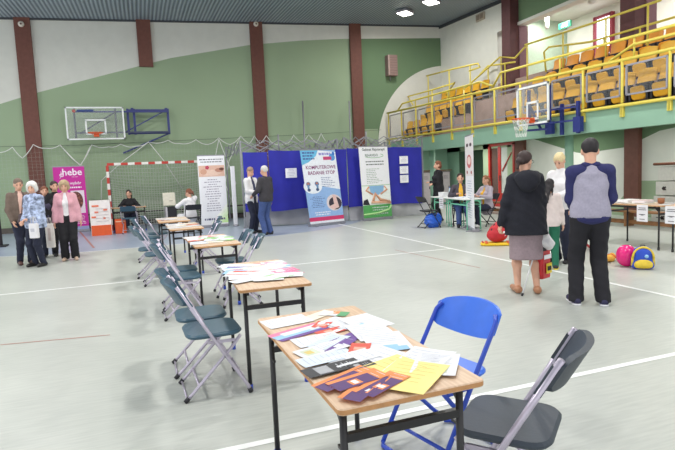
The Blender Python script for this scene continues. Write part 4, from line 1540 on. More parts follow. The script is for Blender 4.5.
TB = []
quads = [((344, 409), (483, 380.5), (261, 321)), ((239, 290.5), (313, 283), (216.7, 264.5)), ((195, 247), (241, 242.5), (189, 235.6)), ((170, 230), (203, 227), (165, 223.5)), ((163, 221), (193, 218), (159, 217))]
tl = ['nearest beech table, covered in large colourful leaflets', 'second beech table from the front, leaflets spread at its far end', 'third beech table, with pale green flyers', 'fourth beech table, narrow white leaflets on it', 'farthest beech table of the row, next to the person in white']
for i, (bl, br, tl_) in enumerate(quads):
    a = Vector(gz(*bl, .745)); b = Vector(gz(*br, .745)); c = Vector(gz(*tl_, .745))
    ux = (b - a); w = ux.length; l = (c - a).length
    ang = math.atan2(ux.y, ux.x); a2 = math.atan2((c - a).y, (c - a).x) - PI / 2
    if i == 0: ang = (ang + a2) / 2
    else: ang = ang * .5 + a2 * .5
    if i >= 3: ang = 0.02
    print('raw', w, l); w = min(max(w, .5), .62 if i == 0 else .57); l = 1.18 if i else min(l, 1.32)
    if i == 0: w, l, a = .565, 1.24, Vector((a.x - .02, a.y - .005))
    y0 = a.y
    if i == 4: y0 = TB[3][1] + 1.75; a = Vector((TB[3][0] - .12, y0))
    TB.append((a.x, y0, ang, w, l))
    table(tl[i], a.x, y0, ang, w, l)
    print('table', i, [round(k, 2) for k in TB[-1]])

# leaflets -----------------------------------------------------------
LW = cm((226, 228, 232), .6); LBL = cm((150, 196, 228), .5); LPK = cm((230, 120, 160), .5); LPU = cm((108, 70, 150), .5); LRD = cm((216, 84, 66), .5)
LYE = cm((246, 228, 140), .5); LOR = cm((236, 140, 76), .5); LDP = cm((84, 48, 110), .45); LGN = cm((150, 206, 120), .5); LBK = cm((44, 44, 50), .5); LTX = cm((182, 184, 198), .6); LPB = cm((214, 226, 240), .5)
LCR = cm((244, 234, 214), .5); LGR = cm((90, 160, 110), .5); LSK = cm((226, 190, 170), .5)


PLACED = []


def leaflet(x, y, z, ang, w, h, kind, label, grp=None, seed=0, curl=.004):
    rr_ = max(w, h) * .42
    curl = min(curl, .0012 if kind in ('orange', 'yellow', 'purple', 'black') else .0025)
    for (a, b, c, d) in PLACED:
        if math.hypot(a - x, b - y) < (rr_ + d) * .9: z = max(z, c + .0007)
    PLACED.append((x, y, z, rr_))
    rnd = random.Random(seed)
    q = MB(); I = Matrix.Identity(4)
    base = {'white': LW, 'text': LW, 'blueband': LW, 'pinkblue': LPK, 'red': LRD, 'purple': LPU, 'yellow': LYE, 'orange': LOR, 'black': LBK, 'green': LGN, 'pic': LW, 'wave': LW, 'cream': LCR, 'pink': LPK, 'blue': LBL, 'palebl': LPB, 'ogreen': LW}[kind]
    # gently curled sheet with thickness
    cv = lambda a, b: curl * ((2 * a - 1) ** 2 + .5 * (2 * b - 1) ** 3 * .6)
    q.grid(lambda a, b: ((a - .5) * w, (b - .5) * h, .001 + cv(a, b)), 5, 5, base)
    q.grid(lambda a, b: ((.5 - a) * w, (b - .5) * h, .0002 + cv(a, b)), 5, 5, base)

    def patch(x0, y0, x1, y1, M, zz=.0003):
        n = 4
        q.grid(lambda a, b: ((x0 + (x1 - x0) * a - .5) * w, (y0 + (y1 - y0) * b - .5) * h, .001 + zz + cv(x0 + (x1 - x0) * a, y0 + (y1 - y0) * b)), n, n, M)
    def tx(x0, x1, y0, y1, n, M=LTX):
        for i in range(n):
            yy = y0 + (y1 - y0) * i / max(1, n - 1); patch(x0, yy, x1 - rnd.uniform(0, .2) * (x1 - x0), yy + .012, M, .0005)
    if kind in ('text', 'white', 'cream', 'palebl'): tx(.1, .9, .12, .88, 8 if kind != 'white' else 5)
    if kind == 'blueband': patch(0, .0, 1, .22, LBL); tx(.1, .9, .3, .9, 6)
    if kind == 'pinkblue': patch(.3, 0, .72, 1, LBL); patch(.62, 0, 1, 1, LPU); patch(.18, .2, .5, .8, LW, .0005)
    if kind == 'wave': patch(.0, 0, .9, .2, LBL); patch(.2, .15, .7, .3, LBL, .0005); tx(.1, .9, .4, .9, 6)
    if kind == 'pic': patch(.15, .1, .8, .4, cm((206, 214, 196))); patch(.3, .15, .65, .3, cm((214, 196, 120)), .0005); tx(.1, .9, .5, .9, 7)
    if kind == 'yellow': tx(.1, .9, .3, .9, 6, cm((214, 190, 110))); pass
    if kind == 'orange': patch(.22, .0, 1, .78, LDP); patch(.4, .3, .86, .5, LOR, .0005); patch(.46, .35, .8, .45, LW, .0008); tx(.3, .9, .82, .94, 2, LW)
    if kind == 'purple': patch(.1, .35, .9, .6, LW); 
    if kind == 'black': patch(.12, .2, .88, .45, cm((170, 172, 176))); tx(.2, .8, .6, .8, 3, LW)
    if kind == 'red': patch(.2, .3, .8, .6, cm((238, 170, 150)))
    if kind in ('pink', 'blue', 'green'): patch(.15, .5, .85, .85, LW); tx(.15, .8, .15, .4, 3, LW)
    if kind == 'ogreen': patch(0, 0, 1, .35, LGR); patch(.55, .35, 1, .6, LOR)
    o = q.build('leaflet'); o.location = (x, y, z); o.rotation_euler[2] = ang
    return tag(o, label, 'leaflet', grp)


def on_table(u, v, z=.752):
    return gz(u, v, z)


A4 = (.21, .297)
ta = TB[0][2]
spec1 = [  # u, v, w, h, angle(deg, from the table axes), kind, label
    (287, 320.5, .19, .28, 82, 'text', 'white ruled sheet at the far left corner of the nearest table'),
    (299, 331, .15, .33, 70, 'pinkblue', 'pink, blue and purple leaflet near the left edge of the nearest table'),
    (334, 324, .21, .28, 60, 'text', 'white sheet under the red cards on the nearest table'),
    (322, 324, .09, .12, 40, 'red', 'small orange-red card between white sheets, far half of the nearest table'),
    (331, 330.5, .09, .17, 75, 'red', 'longer orange-red card just in front of the small red one'),
    (346, 324, .14, .20, -25, 'blueband', 'white leaflet with a pale blue band beside the red cards'),
    (365, 321, .21, .297, -10, 'text', 'white printed sheet by the far right edge of the nearest table'),
    (320, 314, .10, .21, 60, 'cream', 'small cream leaflet at the far end of the nearest table'),
    (334, 313, .10, .18, -50, 'ogreen', 'small white and green leaflet at the far end of the nearest table'),
    (318, 339, .16, .26, 85, 'white', 'blank-looking white leaflet in the middle left of the nearest table'),
    (345, 339, .10, .22, 60, 'purple', 'purple leaflet with white lettering in the middle of the nearest table'),
    (329, 341, .12, .24, 55, 'palebl', 'pale leaflet beside the purple one on the nearest table'),
    (322, 349, .13, .27, 75, 'pic', 'white picture leaflet at the left edge, before the black and white one'),
    (341, 345.5, .07, .22, 50, 'purple', 'narrow purple strip leaflet below the other purple one'),
    (371, 331, .21, .297, 5, 'text', 'large white sheet in the middle right of the nearest table'),
    (386, 341, .21, .297, 12, 'wave', 'white sheet with a blue wave at its lower edge on the nearest table'),
    (360, 348, .10, .14, 30, 'red', 'orange-red cut-out card in the middle of the nearest table'),
    (327, 358, .12, .28, 82, 'palebl', 'pale blue and white leaflet just above the black and white one'),
    (352, 358, .14, .24, 80, 'text', 'white leaflet with small print left of the yellow sheets'),
    (378, 357, .21, .25, 70, 'white', 'white sheet above the yellow sheets on the nearest table'),
    (421, 362, .21, .36, 52, 'text', 'largest white sheet at the near right corner of the nearest table'),
    (436, 364, .19, .27, 38, 'pic', 'white sheet with a pale green photo on the nearest table'),
    (388, 372, .24, .36, 72, 'yellow', 'yellow sheet left of the other yellow one on the nearest table'),
    (410, 376, .24, .34, 50, 'yellow', 'yellow sheet nearest the front edge of the nearest table'),
    (333, 368, .14, .28, 82, 'black', 'black and white photo leaflet at the left edge of the nearest table'),
    (362, 366, .08, .12, 80, 'black', 'small black card beside the black and white photo leaflet'),
    (345, 379, .13, .30, 66, 'orange', 'orange and purple leaflet at the left edge of the nearest table'),
    (366, 388, .13, .28, 52, 'orange', 'orange and purple leaflet lowest in the fan near the front edge'),
    (382, 385, .14, .26, 62, 'orange', 'orange and purple leaflet rightmost in the fan near the front edge'),
    (358, 381, .14, .26, 76, 'orange', 'orange and purple leaflet in the middle of the fan near the front edge')]
for i, (u, v, w, h, a, k, lab) in enumerate(spec1):
    x, y = on_table(u, v)
    leaflet(x, y, .7455, ta + R(-a), w * (.68 if k in ('orange', 'black') else .88), h * .86, k, lab, 'leaflets on the nearest table', i, .003)

kinds = {1: ['text', 'white', 'red', 'blueband', 'pink', 'text', 'pinkblue', 'white', 'cream', 'palebl', 'wave', 'text', 'blue', 'white', 'pic', 'red', 'pink', 'text', 'white', 'green', 'white', 'text', 'pink', 'palebl', 'green', 'white', 'white', 'text'],
         2: ['text', 'cream', 'pink', 'white', 'text', 'green', 'white', 'green', 'green', 'red', 'text', 'white', 'palebl', 'green', 'cream', 'text'],
         3: ['text', 'cream', 'white', 'text', 'red', 'cream', 'white', 'blueband', 'text', 'white'],
         4: ['text', 'cream', 'white', 'text', 'cream', 'white', 'orange', 'text']}
kn = {'text': 'white printed', 'white': 'plain white', 'red': 'red', 'blueband': 'blue banded', 'pink': 'pink', 'pinkblue': 'pink and blue', 'cream': 'cream', 'palebl': 'very pale blue', 'wave': 'blue-edged', 'blue': 'light blue', 'pic': 'white photo', 'green': 'light green', 'orange': 'orange'}
tn = {1: 'second table from the front', 2: 'third table from the front', 3: 'fourth table from the front', 4: 'farthest table of the row'}
for ti in (1, 2, 3, 4):
    x0, y0, an, w, l = TB[ti]
    rnd = random.Random(30 + ti)
    n = len(kinds[ti])
    ks = kinds[ti]
    tot = {}
    for k in ks: tot[k] = tot.get(k, 0) + 1
    for i, k in enumerate(ks):
        # far to near
        s = (i + .5) / n
        ly = l * (.91 - .70 * s) + rnd.uniform(-.03, .03); lx = w * (.5 + .31 * ((i * 2 % 3) - 1)) + rnd.uniform(-.02, .02)
        if k == 'green' and ti == 1: lx = w * (.35 if i < 22 else .62); ly = l * .27
        ww, hh = rnd.choice([(.12, .21), (.148, .21), (.16, .22), (.17, .24)])
        px, py = x0 + lx * math.cos(an) - ly * math.sin(an), y0 + lx * math.sin(an) + ly * math.cos(an)
        pos = 'far' if s < .34 else 'middle' if s < .67 else 'near'
        side = 'left' if lx < w * .36 else 'right' if lx > w * .64 else 'centre'
        leaflet(px, py, .7455, an + R(rnd.uniform(50, 120)), ww, hh, k, '%s leaflet on the %s, %s %s of it' % (kn[k], tn[ti], pos, side), '%s leaflets on the %s' % (kn[k], tn[ti]), i * 7 + ti, .006)


# ------------------------------------------------------------------ assorted things
def drawbox(name, label, cat, x, y, w, d, h, M, ang=0, extra=None, z=0):
    q = MB(); q.box((0, 0, h / 2), (w, d, h), M, None, .008)
    if extra: extra(q)
    return tag(q.build(name, None, (x, y, z), ang), label, cat)


x_, y_ = gz(102, 235.5)


def carton(q):
    q.box((0, -.205, .15), (.53, .012, .3), ORANGE)
    for a, b, c in ((-.12, .86, .18), (.14, .74, .1), (-.1, .68, .1), (-.18, .54, .12), (.1, .5, .06)): q.box((a, -.205, b), (c, .012, .05), cm((226, 120, 90)))
    for i in range(5): q.box((.05, -.205, .42 + .09 * i), (.34, .012, .012), cm((200, 190, 190)))
    q.box((.0, 0, 1.01), (.5, .3, .02), cm((236, 220, 214)))


drawbox('cardboard_display', 'white and orange cardboard display box standing left of the goal post', 'box', x_, y_ + .2, .55, .4, 1.02, cm((236, 228, 224)), .03, carton)
drawbox('cardboard_box', 'small orange cardboard box on the floor beside the white and orange display', 'box', x_ + .5, y_ + .35, .3, .35, .42, ORANGE, .1, lambda q: q.box((0, -.18, .36), (.26, .01, .03), cm((240, 190, 150))))
# desk in front of the goal
dY = 17.35
dx0 = _ray(110, 206); dx0 = dx0[0] * dY / dx0[1]; dx1 = _ray(146, 204); dx1 = dx1[0] * dY / dx1[1]
table('small desk with papers in front of the seated dark-haired woman before the goal', dx0, dY, 0, dx1 - dx0, .5, 'desk')
leaflet(dx0 + .35, dY + .2, .748, .3, .21, .297, 'white', 'white paper on the left half of the desk before the goal')
leaflet(dx0 + .8, dY + .25, .748, 1.2, .21, .297, 'text', 'printed paper on the right half of the desk before the goal')
# display stand with a white board beside the person in white
x_, y_ = gz(172, 227)
t = thing('display_stand', 'white sample board on a dark stand, left of the person in white', 'stand', (x_, y_ + .1, 0), .1)
q = MB(); q.box((0, 0, .33), (.34, .3, .66), DARK, None, .01); q.box((-.15, -.02, .33), (.05, .34, .66), cm((200, 196, 200))); q.build('stand', t)
q = MB(); q.box((0, 0, 0), (.38, .05, .42), cm((230, 224, 206)), Matrix.Translation((-.03, -.05, .9)) @ Matrix.Rotation(-.15, 4, 'X'), .01); q.box((.05, -.03, -.06), (.1, .01, .015), cm((150, 130, 110)), Matrix.Translation((-.03, -.05, .9)) @ Matrix.Rotation(-.15, 4, 'X')); q.build('board', t)
# dark gym bench along the back wall, behind the goal
def bench(label, x, y, ang, l, M, h=.34, w=.28):
    t = thing('gym_bench', label, 'bench', (x, y, 0), ang)
    q = MB(); q.rprism((0, 0, h - .02), (l, w, .04), .03, M); q.build('seat', t)
    q = MB(); q.box((0, 0, .1), (l * .9, .05, .09), M); q.build('beam', t)
    for s in (-.42, 0, .42):
        q = MB(); q.box((s * l, 0, (h - .04) / 2), (.05, w * .9, h - .04), M); q.build('leg', t)


DB = cm((70, 62, 60))
bench('dark gym bench against the back wall behind the goal, left one', -.2, 19.6, 0, 3.4, DB, .5)
bench('dark gym bench against the back wall behind the massage banner', 3.1, 19.6, 0, 3.0, DB, .5)
bench('brown wooden gym bench behind the red bag, near the red door', 10.6, 13.4, PI / 2, 3.6, WOODD, .36)
bench('brown wooden gym bench behind the right-hand tables', 10.4, 9.2, PI / 2, 3.6, WOODD, .36)
# lockers on the back wall under the gallery
lk = None
for i in range(6):
    x = 9.55 + i * .46
    if lk is None:
        lk = thing('locker', 'pinkish grey locker, first from the left under the gallery', 'locker', (x, YB - .3, 0), 0, 'row of grey lockers under the gallery')
        q = MB(); q.box((0, 0, .70), (.44, .5, 1.36), cm((120, 112, 112))); q.box((0, 0, .01), (.4, .46, .02), DARK); q.build('body', lk)
        q = MB(); q.box((0, -.26, .70), (.38, .02, 1.28), cm((178, 170, 172)), None, .005)
        for k in range(4): q.box((0, -.272, 1.2 - .04 * k), (.2, .006, .012), cm((110, 104, 108)))
        d_ = q.build('door', lk); q = MB(); q.box((.14, -.28, .72), (.02, .03, .1), DARK); q.build('handle', d_)
    else:
        dup(lk, (x, YB - .3, 0), 0, 'pinkish grey locker, %s from the left under the gallery' % ordn[i])
q = MB(); q.box((0, 0, .02), (2.9, .52, .04), cm((120, 84, 60)))
tag(q.build('wooden_shelf', None, (10.7, YB - .3, 1.4)), 'brown board lying on top of the grey lockers', 'shelf')
# vaulting box
y0v, _z = gx(661, 170, 11.3)
t = thing('vaulting_box', 'white gymnastic vaulting box with brown top behind the right tables', 'vaulting box', (11.3, y0v - .8, 0), -PI / 2)
wv_ = cm((214, 212, 204))
for k in range(4):
    q = MB(); z0 = .02 + .33 * k; f = 1 - .05 * k
    q.box((0, 0, z0 + .155), (1.5 * f, .7 * f, .31), wv_, None, .01)
    for s in (-.38, .12, .5): 
        if k % 2: continue
        q.tube([(s - .04, -.36 * f, z0 + .19), (s - .07, -.37 * f, z0 + .155), (s - .04, -.36 * f, z0 + .12)], .018, cm((50, 40, 40)), 6)
    for s in (-.5, -.1, .35):
        if k % 2 == 0: q.tube([(s + .04, -.36 * f, z0 + .19), (s + .01, -.37 * f, z0 + .155), (s + .04, -.36 * f, z0 + .12)], .018, cm((50, 40, 40)), 6)
    q.build('section', t)
q = MB(); q.box((0, 0, 1.38), (1.45, .72, .06), cm((108, 66, 46)), None, .02); q.build('padded_top', t)

# mint green tables with white tops
MINT = mat('mint_tube', (120, 206, 170), .4)
WTOP = cm((232, 234, 230), .45)
a0 = Vector(gz(431, 223.5)); a1 = Vector(gz(455, 228.5))
dv = (a1 - a0).normalized(); an = math.atan2(dv.y, dv.x)
table('mint green legged table with white top, left of the pair', a0.x, a0.y, an, 1.0, .55, 'school_table', WTOP, MINT, MINT)
b0_ = a0 + dv * 1.03
table('mint green legged table with white top, behind the narrow banner', b0_.x, b0_.y, an, 1.0, .55, 'school_table', WTOP, MINT, MINT)
nx, ny = -dv.y, dv.x


def on_mint(s, t_, z): return (a0.x + dv.x * s + nx * t_, a0.y + dv.y * s + ny * t_, z)


q = MB(); q.box((0, 0, .055), (.28, .16, .11), cm((236, 236, 238)), None, .004); tag(q.build('tissue_box', None, on_mint(.3, .25, .748), an), 'white box at the left end of the mint green tables', 'box')
q = MB(); q.lathe([(.032, 0), (.035, .01), (.035, .15), (.03, .18), (.013, .215), (.013, .235)], cm((190, 214, 226), .2)); o = tag(q.build('water_bottle', None, on_mint(.62, .3, .748)), 'clear water bottle on the left mint green table', 'bottle')
q = MB(); q.lathe([(.015, .235), (.015, .255)], cm((60, 110, 190))); q.build('cap', o)
q = MB(); q.box((0, 0, .006), (.42, .3, .012), PAPER); q.box((.05, .02, .018), (.3, .22, .012), cm((224, 230, 236))); tag(q.build('paper_stack', None, on_mint(1.4, .25, .748), an + .2), 'stack of papers on the right mint green table', 'papers')
q = MB(); q.box((0, 0, .15), (.26, .004, .3), PAPER)
for i in range(4): q.box((0, -.004, .08 + .05 * i), (.18, .002, .01), TEXTG)
tag(q.build('hanging_notice', None, (a0.x + dv.x * .75 + nx * -.012, a0.y + dv.y * .75 + ny * -.012, .46), an), 'white notice hanging from the front edge of the mint green table', 'notice')


# soft bags via implicit shapes
def blob(name, label, cat, x, y, z, ang, prims, M, k=.03, h=.012, cut=(), wr=.004, parts=()):
    t = thing(name, label, cat, (x, y, z), ang)
    v, f = nets(prims, h, k, cut, (), wr); q = MB(); q.add(v, f, M, True); q.build('bag_body' if 'bag' in name or 'pack' in name else 'body', t)
    for nm, fn in parts:
        q = MB(); fn(q); q.build(nm, t)
    return t


BB = mat('blue_carrier_plastic', (40, 92, 196), .3, var=.15, scale=10)
blob('carrier_bag', 'shiny blue plastic bag on the floor under the left mint green table', 'bag', 6.95, 12.05, 0, .3, [E((0, 0, .17), (.26, .17, .19)), E((.12, .02, .25), (.14, .12, .12)), E((-.12, -.03, .2), (.16, .13, .16))], BB, cut=[((0, 0, -1), 0)], wr=.018,
     parts=[('handle', lambda q: q.tube([(-.08, 0, .33), (-.05, 0, .42), (.03, .02, .43), (.08, .02, .36)], .008, BB, 6))])
REDC = mat('red_canvas', (190, 34, 46), .6, var=.1)
x_, y_ = gz(499, 246)
blob('first_aid_bag', 'red first aid bag with white badge lying on a yellow board', 'bag', x_ + .08, y_ + .15, .07, R(15), [E((0, 0, .13), (.25, .15, .15)), C((-.1, 0, .22), (.1, .02, .3), .09)], REDC, cut=[((0, 0, -1), 0)],
     parts=[('badge', lambda q: q.lathe([(.05, 0), (.05, .012)], PAPER, 14, Matrix.Translation((.02, -.135, .15)) @ Matrix.Rotation(PI / 2, 4, 'X'))),
            ('strap', lambda q: q.tube([(-.16, -.03, .16), (-.2, -.02, .24), (-.08, 0, .33), (.05, .02, .30)], .012, DARK, 6))])
t = thing('rescue_board', 'yellow rescue board under the red first aid bag', 'board', (x_ + .05, y_ + .12, 0), R(-32))
q = MB(); q.rprism((0, 0, .03), (.62, .30, .05), .08, mat('yellow_board_plastic', (240, 200, 40), .4), None, .015, 6); q.build('board', t)
q = MB()
for s in (-1, 1): q.tube([(s * .26, -.1, .058), (s * .27, .1, .058)], .014, REDC, 6)
q.box((.2, 0, .06), (.05, .3, .012), ORANGE); q.box((-.2, 0, .06), (.05, .3, .012), ORANGE)
q.build('strap', t)
PKB = mat('pink_balloon_rubber', (232, 40, 128), .25, var=.03)
x_, y_ = gz(636, 268)
t = thing('balloon', 'shiny pink balloon resting on the floor beside the blue backpack', 'balloon', (x_, y_ + .16, 0), 0)
q = MB(); pr_ = [(.006, 0.0)]
for i in range(1, 17):
    a = PI * i / 17; pr_.append((.135 * math.sin(a) ** .9, .155 - .155 * math.cos(a)))
pr_.append((.004, .31)); q.lathe(pr_, PKB, 24); q.build('envelope', t)
q = MB(); q.lathe([(.004, -.0), (.014, .012), (.006, .03)], PKB, 10, Matrix.Translation((.115, -.05, .08)) @ Matrix.Rotation(2, 4, 'Y')); q.build('knot', t)
BK = mat('blue_nylon', (38, 78, 196), .5, var=.1); YK = mat('yellow_nylon', (226, 196, 60), .5, var=.08)
x_, y_ = gz(649, 270)
bp = blob('backpack', 'blue and yellow child backpack standing on the floor by the pink balloon', 'backpack', x_, y_ + .1, 0, R(-40), [E((0, 0, .18), (.15, .09, .19)), C((-.1, 0, .07), (.1, 0, .07), .075), C((-.06, 0, .28), (.06, 0, .28), .075)], BK, cut=[((0, 0, -1), 0)], wr=.002,
          parts=[('front_pocket', lambda q: q.add(*nets([C((-.085, -.075, .075), (.085, -.075, .075), .05), E((0, -.08, .1), (.12, .045, .07))], .01, .03, [((0, 0, -1), 0)]), YK, True)),
                 ('trim', lambda q: (q.tube([(.155 * math.cos(R(a)), -.05, .19 + .17 * math.sin(R(a))) for a in range(0, 181, 15)], .018, YK, 8), q.tube([(-.155, -.03, .2), (-.16, -.02, .06)], .02, YK, 8), q.tube([(.155, -.03, .2), (.16, -.02, .06)], .02, YK, 8))),
                 ('handle', lambda q: q.tube([(-.035, 0, .355), (-.03, 0, .39), (.03, 0, .39), (.035, 0, .355)], .008, DARK, 6)),
                 ('badge', lambda q: q.lathe([(.03, 0), (.03, .01)], cm((150, 200, 240)), 14, Matrix.Translation((.04, -.1, .22)) @ Matrix.Rotation(PI / 2, 4, 'X')))])
bp.scale = (.82, .82, .85)
x_, y_ = gz(613, 262)
blob('soft_toy', 'small orange and yellow toy on the floor left of the pink balloon', 'toy', x_, y_ + .05, 0, .4, [E((0, 0, .05), (.12, .06, .055)), E((.12, .02, .06), (.05, .05, .055)), C((-.1, 0, .06), (-.16, .02, .04), .03)], cm((232, 176, 70)), cut=[((0, 0, -1), 0)],
     parts=[('stripe', lambda q: q.tube([(.02, .062 * math.cos(R(a)), .05 + .058 * math.sin(R(a))) for a in range(0, 181, 20)], .012, ORANGE, 6))])

# right-hand tables
tA = (7.86, 7.6); 
table('dark-legged table with papers, left one behind the man in the grey sweater', 7.86, 6.32, 0, .6, 1.25, 'school_table', None, BLACKM, BLACKM)
table('dark-legged table with papers, right one cut off by the picture edge', 7.86, 5.02, 0, .6, 1.25, 'school_table', None, BLACKM, BLACKM)
for u, lab in ((642, 'white notice hanging from the table edge above the blue backpack'), (671, 'white notice hanging from the table at the right edge of the picture')):
    yy, zz = gx(u, 206, 7.845)
    q = MB(); q.box((0, 0, -.14), (.21, .004, .28), PAPER)
    for i, (a, w_) in enumerate(((-.05, .13), (-.08, .15), (-.16, .12), (-.17, .05), (-.24, .1))): q.box((0, -.004, a), (w_, .002, .012), TEXTG)
    tag(q.build('hanging_notice', None, (7.852, yy, .742), -PI / 2), lab, 'notice')
rnd = random.Random(3)
for i in range(14):
    yy = 7.4 - i * .165
    leaflet(8.02 + .26 * (i % 2) + rnd.uniform(-.04, .04), yy, .7455 + .001 * (i % 3), rnd.uniform(0, 3), .148, .21, rnd.choice(['white', 'text', 'text', 'cream', 'palebl']),
            'pale leaflet on the right-hand tables, %s from the far end' % ordn[i], 'pale leaflets on the right-hand tables', 90 + i)
for i, (yy, c, lab) in enumerate(((7.25, (232, 228, 226), 'white stack of papers at the far end of the right-hand tables'), (6.95, (220, 200, 196), 'flat white stack with a reddish edge on the right-hand tables'), (6.1, (230, 232, 236), 'white stack of papers near the middle of the right-hand tables'))):
    q = MB()
    for k in range(4): q.box((.004 * k, .003 * k, .006 + .012 * k), (.3 - .01 * k, .22, .0115), cm(c) if k % 2 else PAPER)
    tag(q.build('paper_stack', None, (8.18, yy, .752), .2 * i), lab, 'papers')
q = MB(); q.lathe([(.03, 0), (.05, .01), (.055, .09), (.048, .09), (.04, .02)], cm((150, 96, 62))); tag(q.build('wooden_cup', None, (8.2, 6.62, .75)), 'small brown cup on the right-hand tables', 'cup')
q = MB(); q.box((0, 0, .02), (.2, .14, .04), cm((60, 60, 150)), None, .01); q.box((.12, .1, .015), (.1, .1, .03), cm((200, 200, 214))); tag(q.build('pencil_case', None, (8.1, 5.7, .75), .4), 'dark blue pouch on the right-hand table by the picture edge', 'pouch')

# ------------------------------------------------------------------ people
NAVYC = mat('navy_cloth', (36, 40, 60), .85, var=.1, scale=30)
BLKC = mat('black_cloth', (26, 25, 30), .85, var=.12, scale=30)
COATC = mat('dark_navy_wool', (27, 28, 38), .9, var=.15, scale=40, bump=.2)
JEAN = mat('blue_denim', (64, 84, 136), .85, var=.14, scale=30)
GREYW = mat('silver_hair', (206, 202, 198), .8, var=.12, scale=60)
WHITEH = mat('white_hair', (226, 224, 220), .8, var=.1, scale=60)
BRH = mat('dark_brown_hair', (52, 36, 34), .6, var=.2, scale=70)
REDH = mat('auburn_hair', (120, 70, 48), .7, var=.2, scale=70)
BLONDE = mat('blond_hair', (216, 196, 150), .65, var=.14, scale=60)
SANDH = mat('sandy_grey_hair', (180, 156, 124), .7, var=.14, scale=60)
BLACKH = mat('near_black_hair', (32, 26, 30), .6, var=.2, scale=70)
BRSH = mat('brown_shoe_leather', (80, 50, 44), .5); BKSH = mat('black_shoe_leather', (30, 28, 30), .4)
WHC = mat('white_cloth', (228, 226, 228), .85, var=.04, scale=20)
PINKC = mat('pink_knit', (214, 160, 172), .9, var=.06, scale=30)
PEACH = mat('pale_pink_shirt', (226, 186, 172), .85)
TAUPE = mat('brown_grey_jacket_cloth', (112, 96, 86), .85, var=.12, scale=20)
PAT = mat('blue_white_patterned_cloth', (158, 170, 198), .85, var=.75, scale=16)
GREYS = mat('heather_grey_jersey', (158, 154, 172), .9, var=.07, scale=50)
NAVJ = mat('navy_jersey', (42, 44, 92), .9, var=.08, scale=40)
TAUPS = mat('mauve_grey_skirt_cloth', (150, 132, 138), .85, var=.08, scale=40)

lg = 'people chatting by the magenta banner'
x, y = gz(26, 264)
r_, J = human('older man in a brown-grey jacket and pale pink shirt, leftmost person', x, y, -62, 1.67, 'm', wL=(-.14, .2, .97), wR=(.2, .14, .9), nod=.25, yaw=-.2, res=.017, bulk=1.06,
      outfit=[('shirt', PEACH), ('jacket', TAUPE, dict(hem=.88, open=.075)), ('trousers', NAVYC), ('shoes', BRSH)], hair='short', hairM=mat('grey_brown_hair', (120, 104, 92), .8), group=lg)
x, y = gz(40, 266)
r_, J = human('white-haired woman in a blue patterned jacket with a dark shoulder bag, far left', x, y, -125, 1.59, 'f', wL=(-.02, .2, 1.02), wR=(.1, .2, .98), yaw=.45, nod=.05, res=.017, bulk=1.12,
      outfit=[('shirt', WHC), ('jacket', PAT, dict(hem=.80, off=.03)), ('trousers', NAVYC), ('shoes', BKSH)], hair='fluffy', hairM=WHITEH, group=lg)
whj = (r_, J)
x, y = gz(50, 257)
human('child mostly hidden between the white-haired woman and the woman in pink', x, y + .1, -80, 1.5, 'f', res=.02, outfit=[('sweater', cm((70, 66, 90))), ('trousers', NAVYC), ('shoes', BKSH)], hair='long', hairM=REDH, group=lg)
x, y = gz(59, 257)
r5, J5 = human('dark-haired woman in black mostly hidden behind the woman in the pink cardigan', x, y + .25, -70, 1.60, 'f', res=.02, wL=(-.2, .2, .84), outfit=[('sweater', BLKC), ('trousers', BLKC), ('shoes', BKSH)], hair='bob', hairM=BRH, group=lg)
x, y = gz(71, 260)
human('woman in a pink cardigan, white top and black trousers before the magenta banner', x, y, -88, 1.59, 'f', wL=(-.27, .06, .82), wR=(.25, .08, .82), nod=.1, res=.017, bulk=1.08,
      outfit=[('shirt', WHC), ('cardigan', PINKC, dict(hem=.84, open=.07, off=.026)), ('trousers', BLKC, dict(hemr=.085, off=.022)), ('shoes', cm((196, 170, 150)))], hair='fluffy', hairM=SANDH, group=lg)
# bags of the group
p = wpt(*whj, (.2, .02, .93))
blob('handbag', 'dark brown leather handbag hanging at the white-haired woman\'s side', 'bag', p[0], p[1], p[2] - .02, R(-35), [C((-.1, 0, .12), (.1, 0, .12), .07, .07, (1, 1.3, 1)), C((-.12, 0, .03), (.12, 0, .03), .075, .075, (1, 1.3, 1))], cm((66, 44, 50), .4), cut=[((0, 0, -1), .04)],
     parts=[('handle', lambda q: q.tube([(-.1, 0, .18), (-.08, .02, .4), (-.06, .04, .56), (.02, .03, .42), (.1, 0, .18)], .008, cm((66, 44, 50), .4), 6))])
x_, y_ = gz(25, 266)


def carrier(name, label, x, y, z, ang, w, d, h, M, extra=None):
    t = thing(name, label, 'bag', (x, y, z), ang)
    q = MB(); q.rprism((0, 0, h / 2), (w, d, h), min(w, d) * .3, M, None, .01); q.build('bag_body', t)
    q = MB()
    for s in (-1, 1): q.tube([(-w * .22, s * d * .4, h), (-w * .15, s * d * .2, h + .12), (w * .15, s * d * .2, h + .12), (w * .22, s * d * .4, h)], .005, M, 5)
    q.build('handle', t)
    if extra: q = MB(); extra(q); q.build('print', t)
    return t


p = wpt(*whj, (-.2, .26, .55))
carrier('paper_bag', 'white paper bag held by the white-haired woman', p[0] , p[1], .56, R(-30), .17, .08, .27, cm((224, 222, 226)), lambda q: q.box((0, -.042, .15), (.08, .004, .06), cm((190, 190, 200))))
p = wpt(r5, J5, (.2, .2, .4))
carrier('paper_bag', 'tall white bag hanging beside the woman in pink', p[0], p[1] - .1, .22, R(-10), .16, .1, .5, cm((232, 226, 222)), lambda q: q.box((0, -.052, .28), (.05, .004, .26), cm((206, 190, 186))))

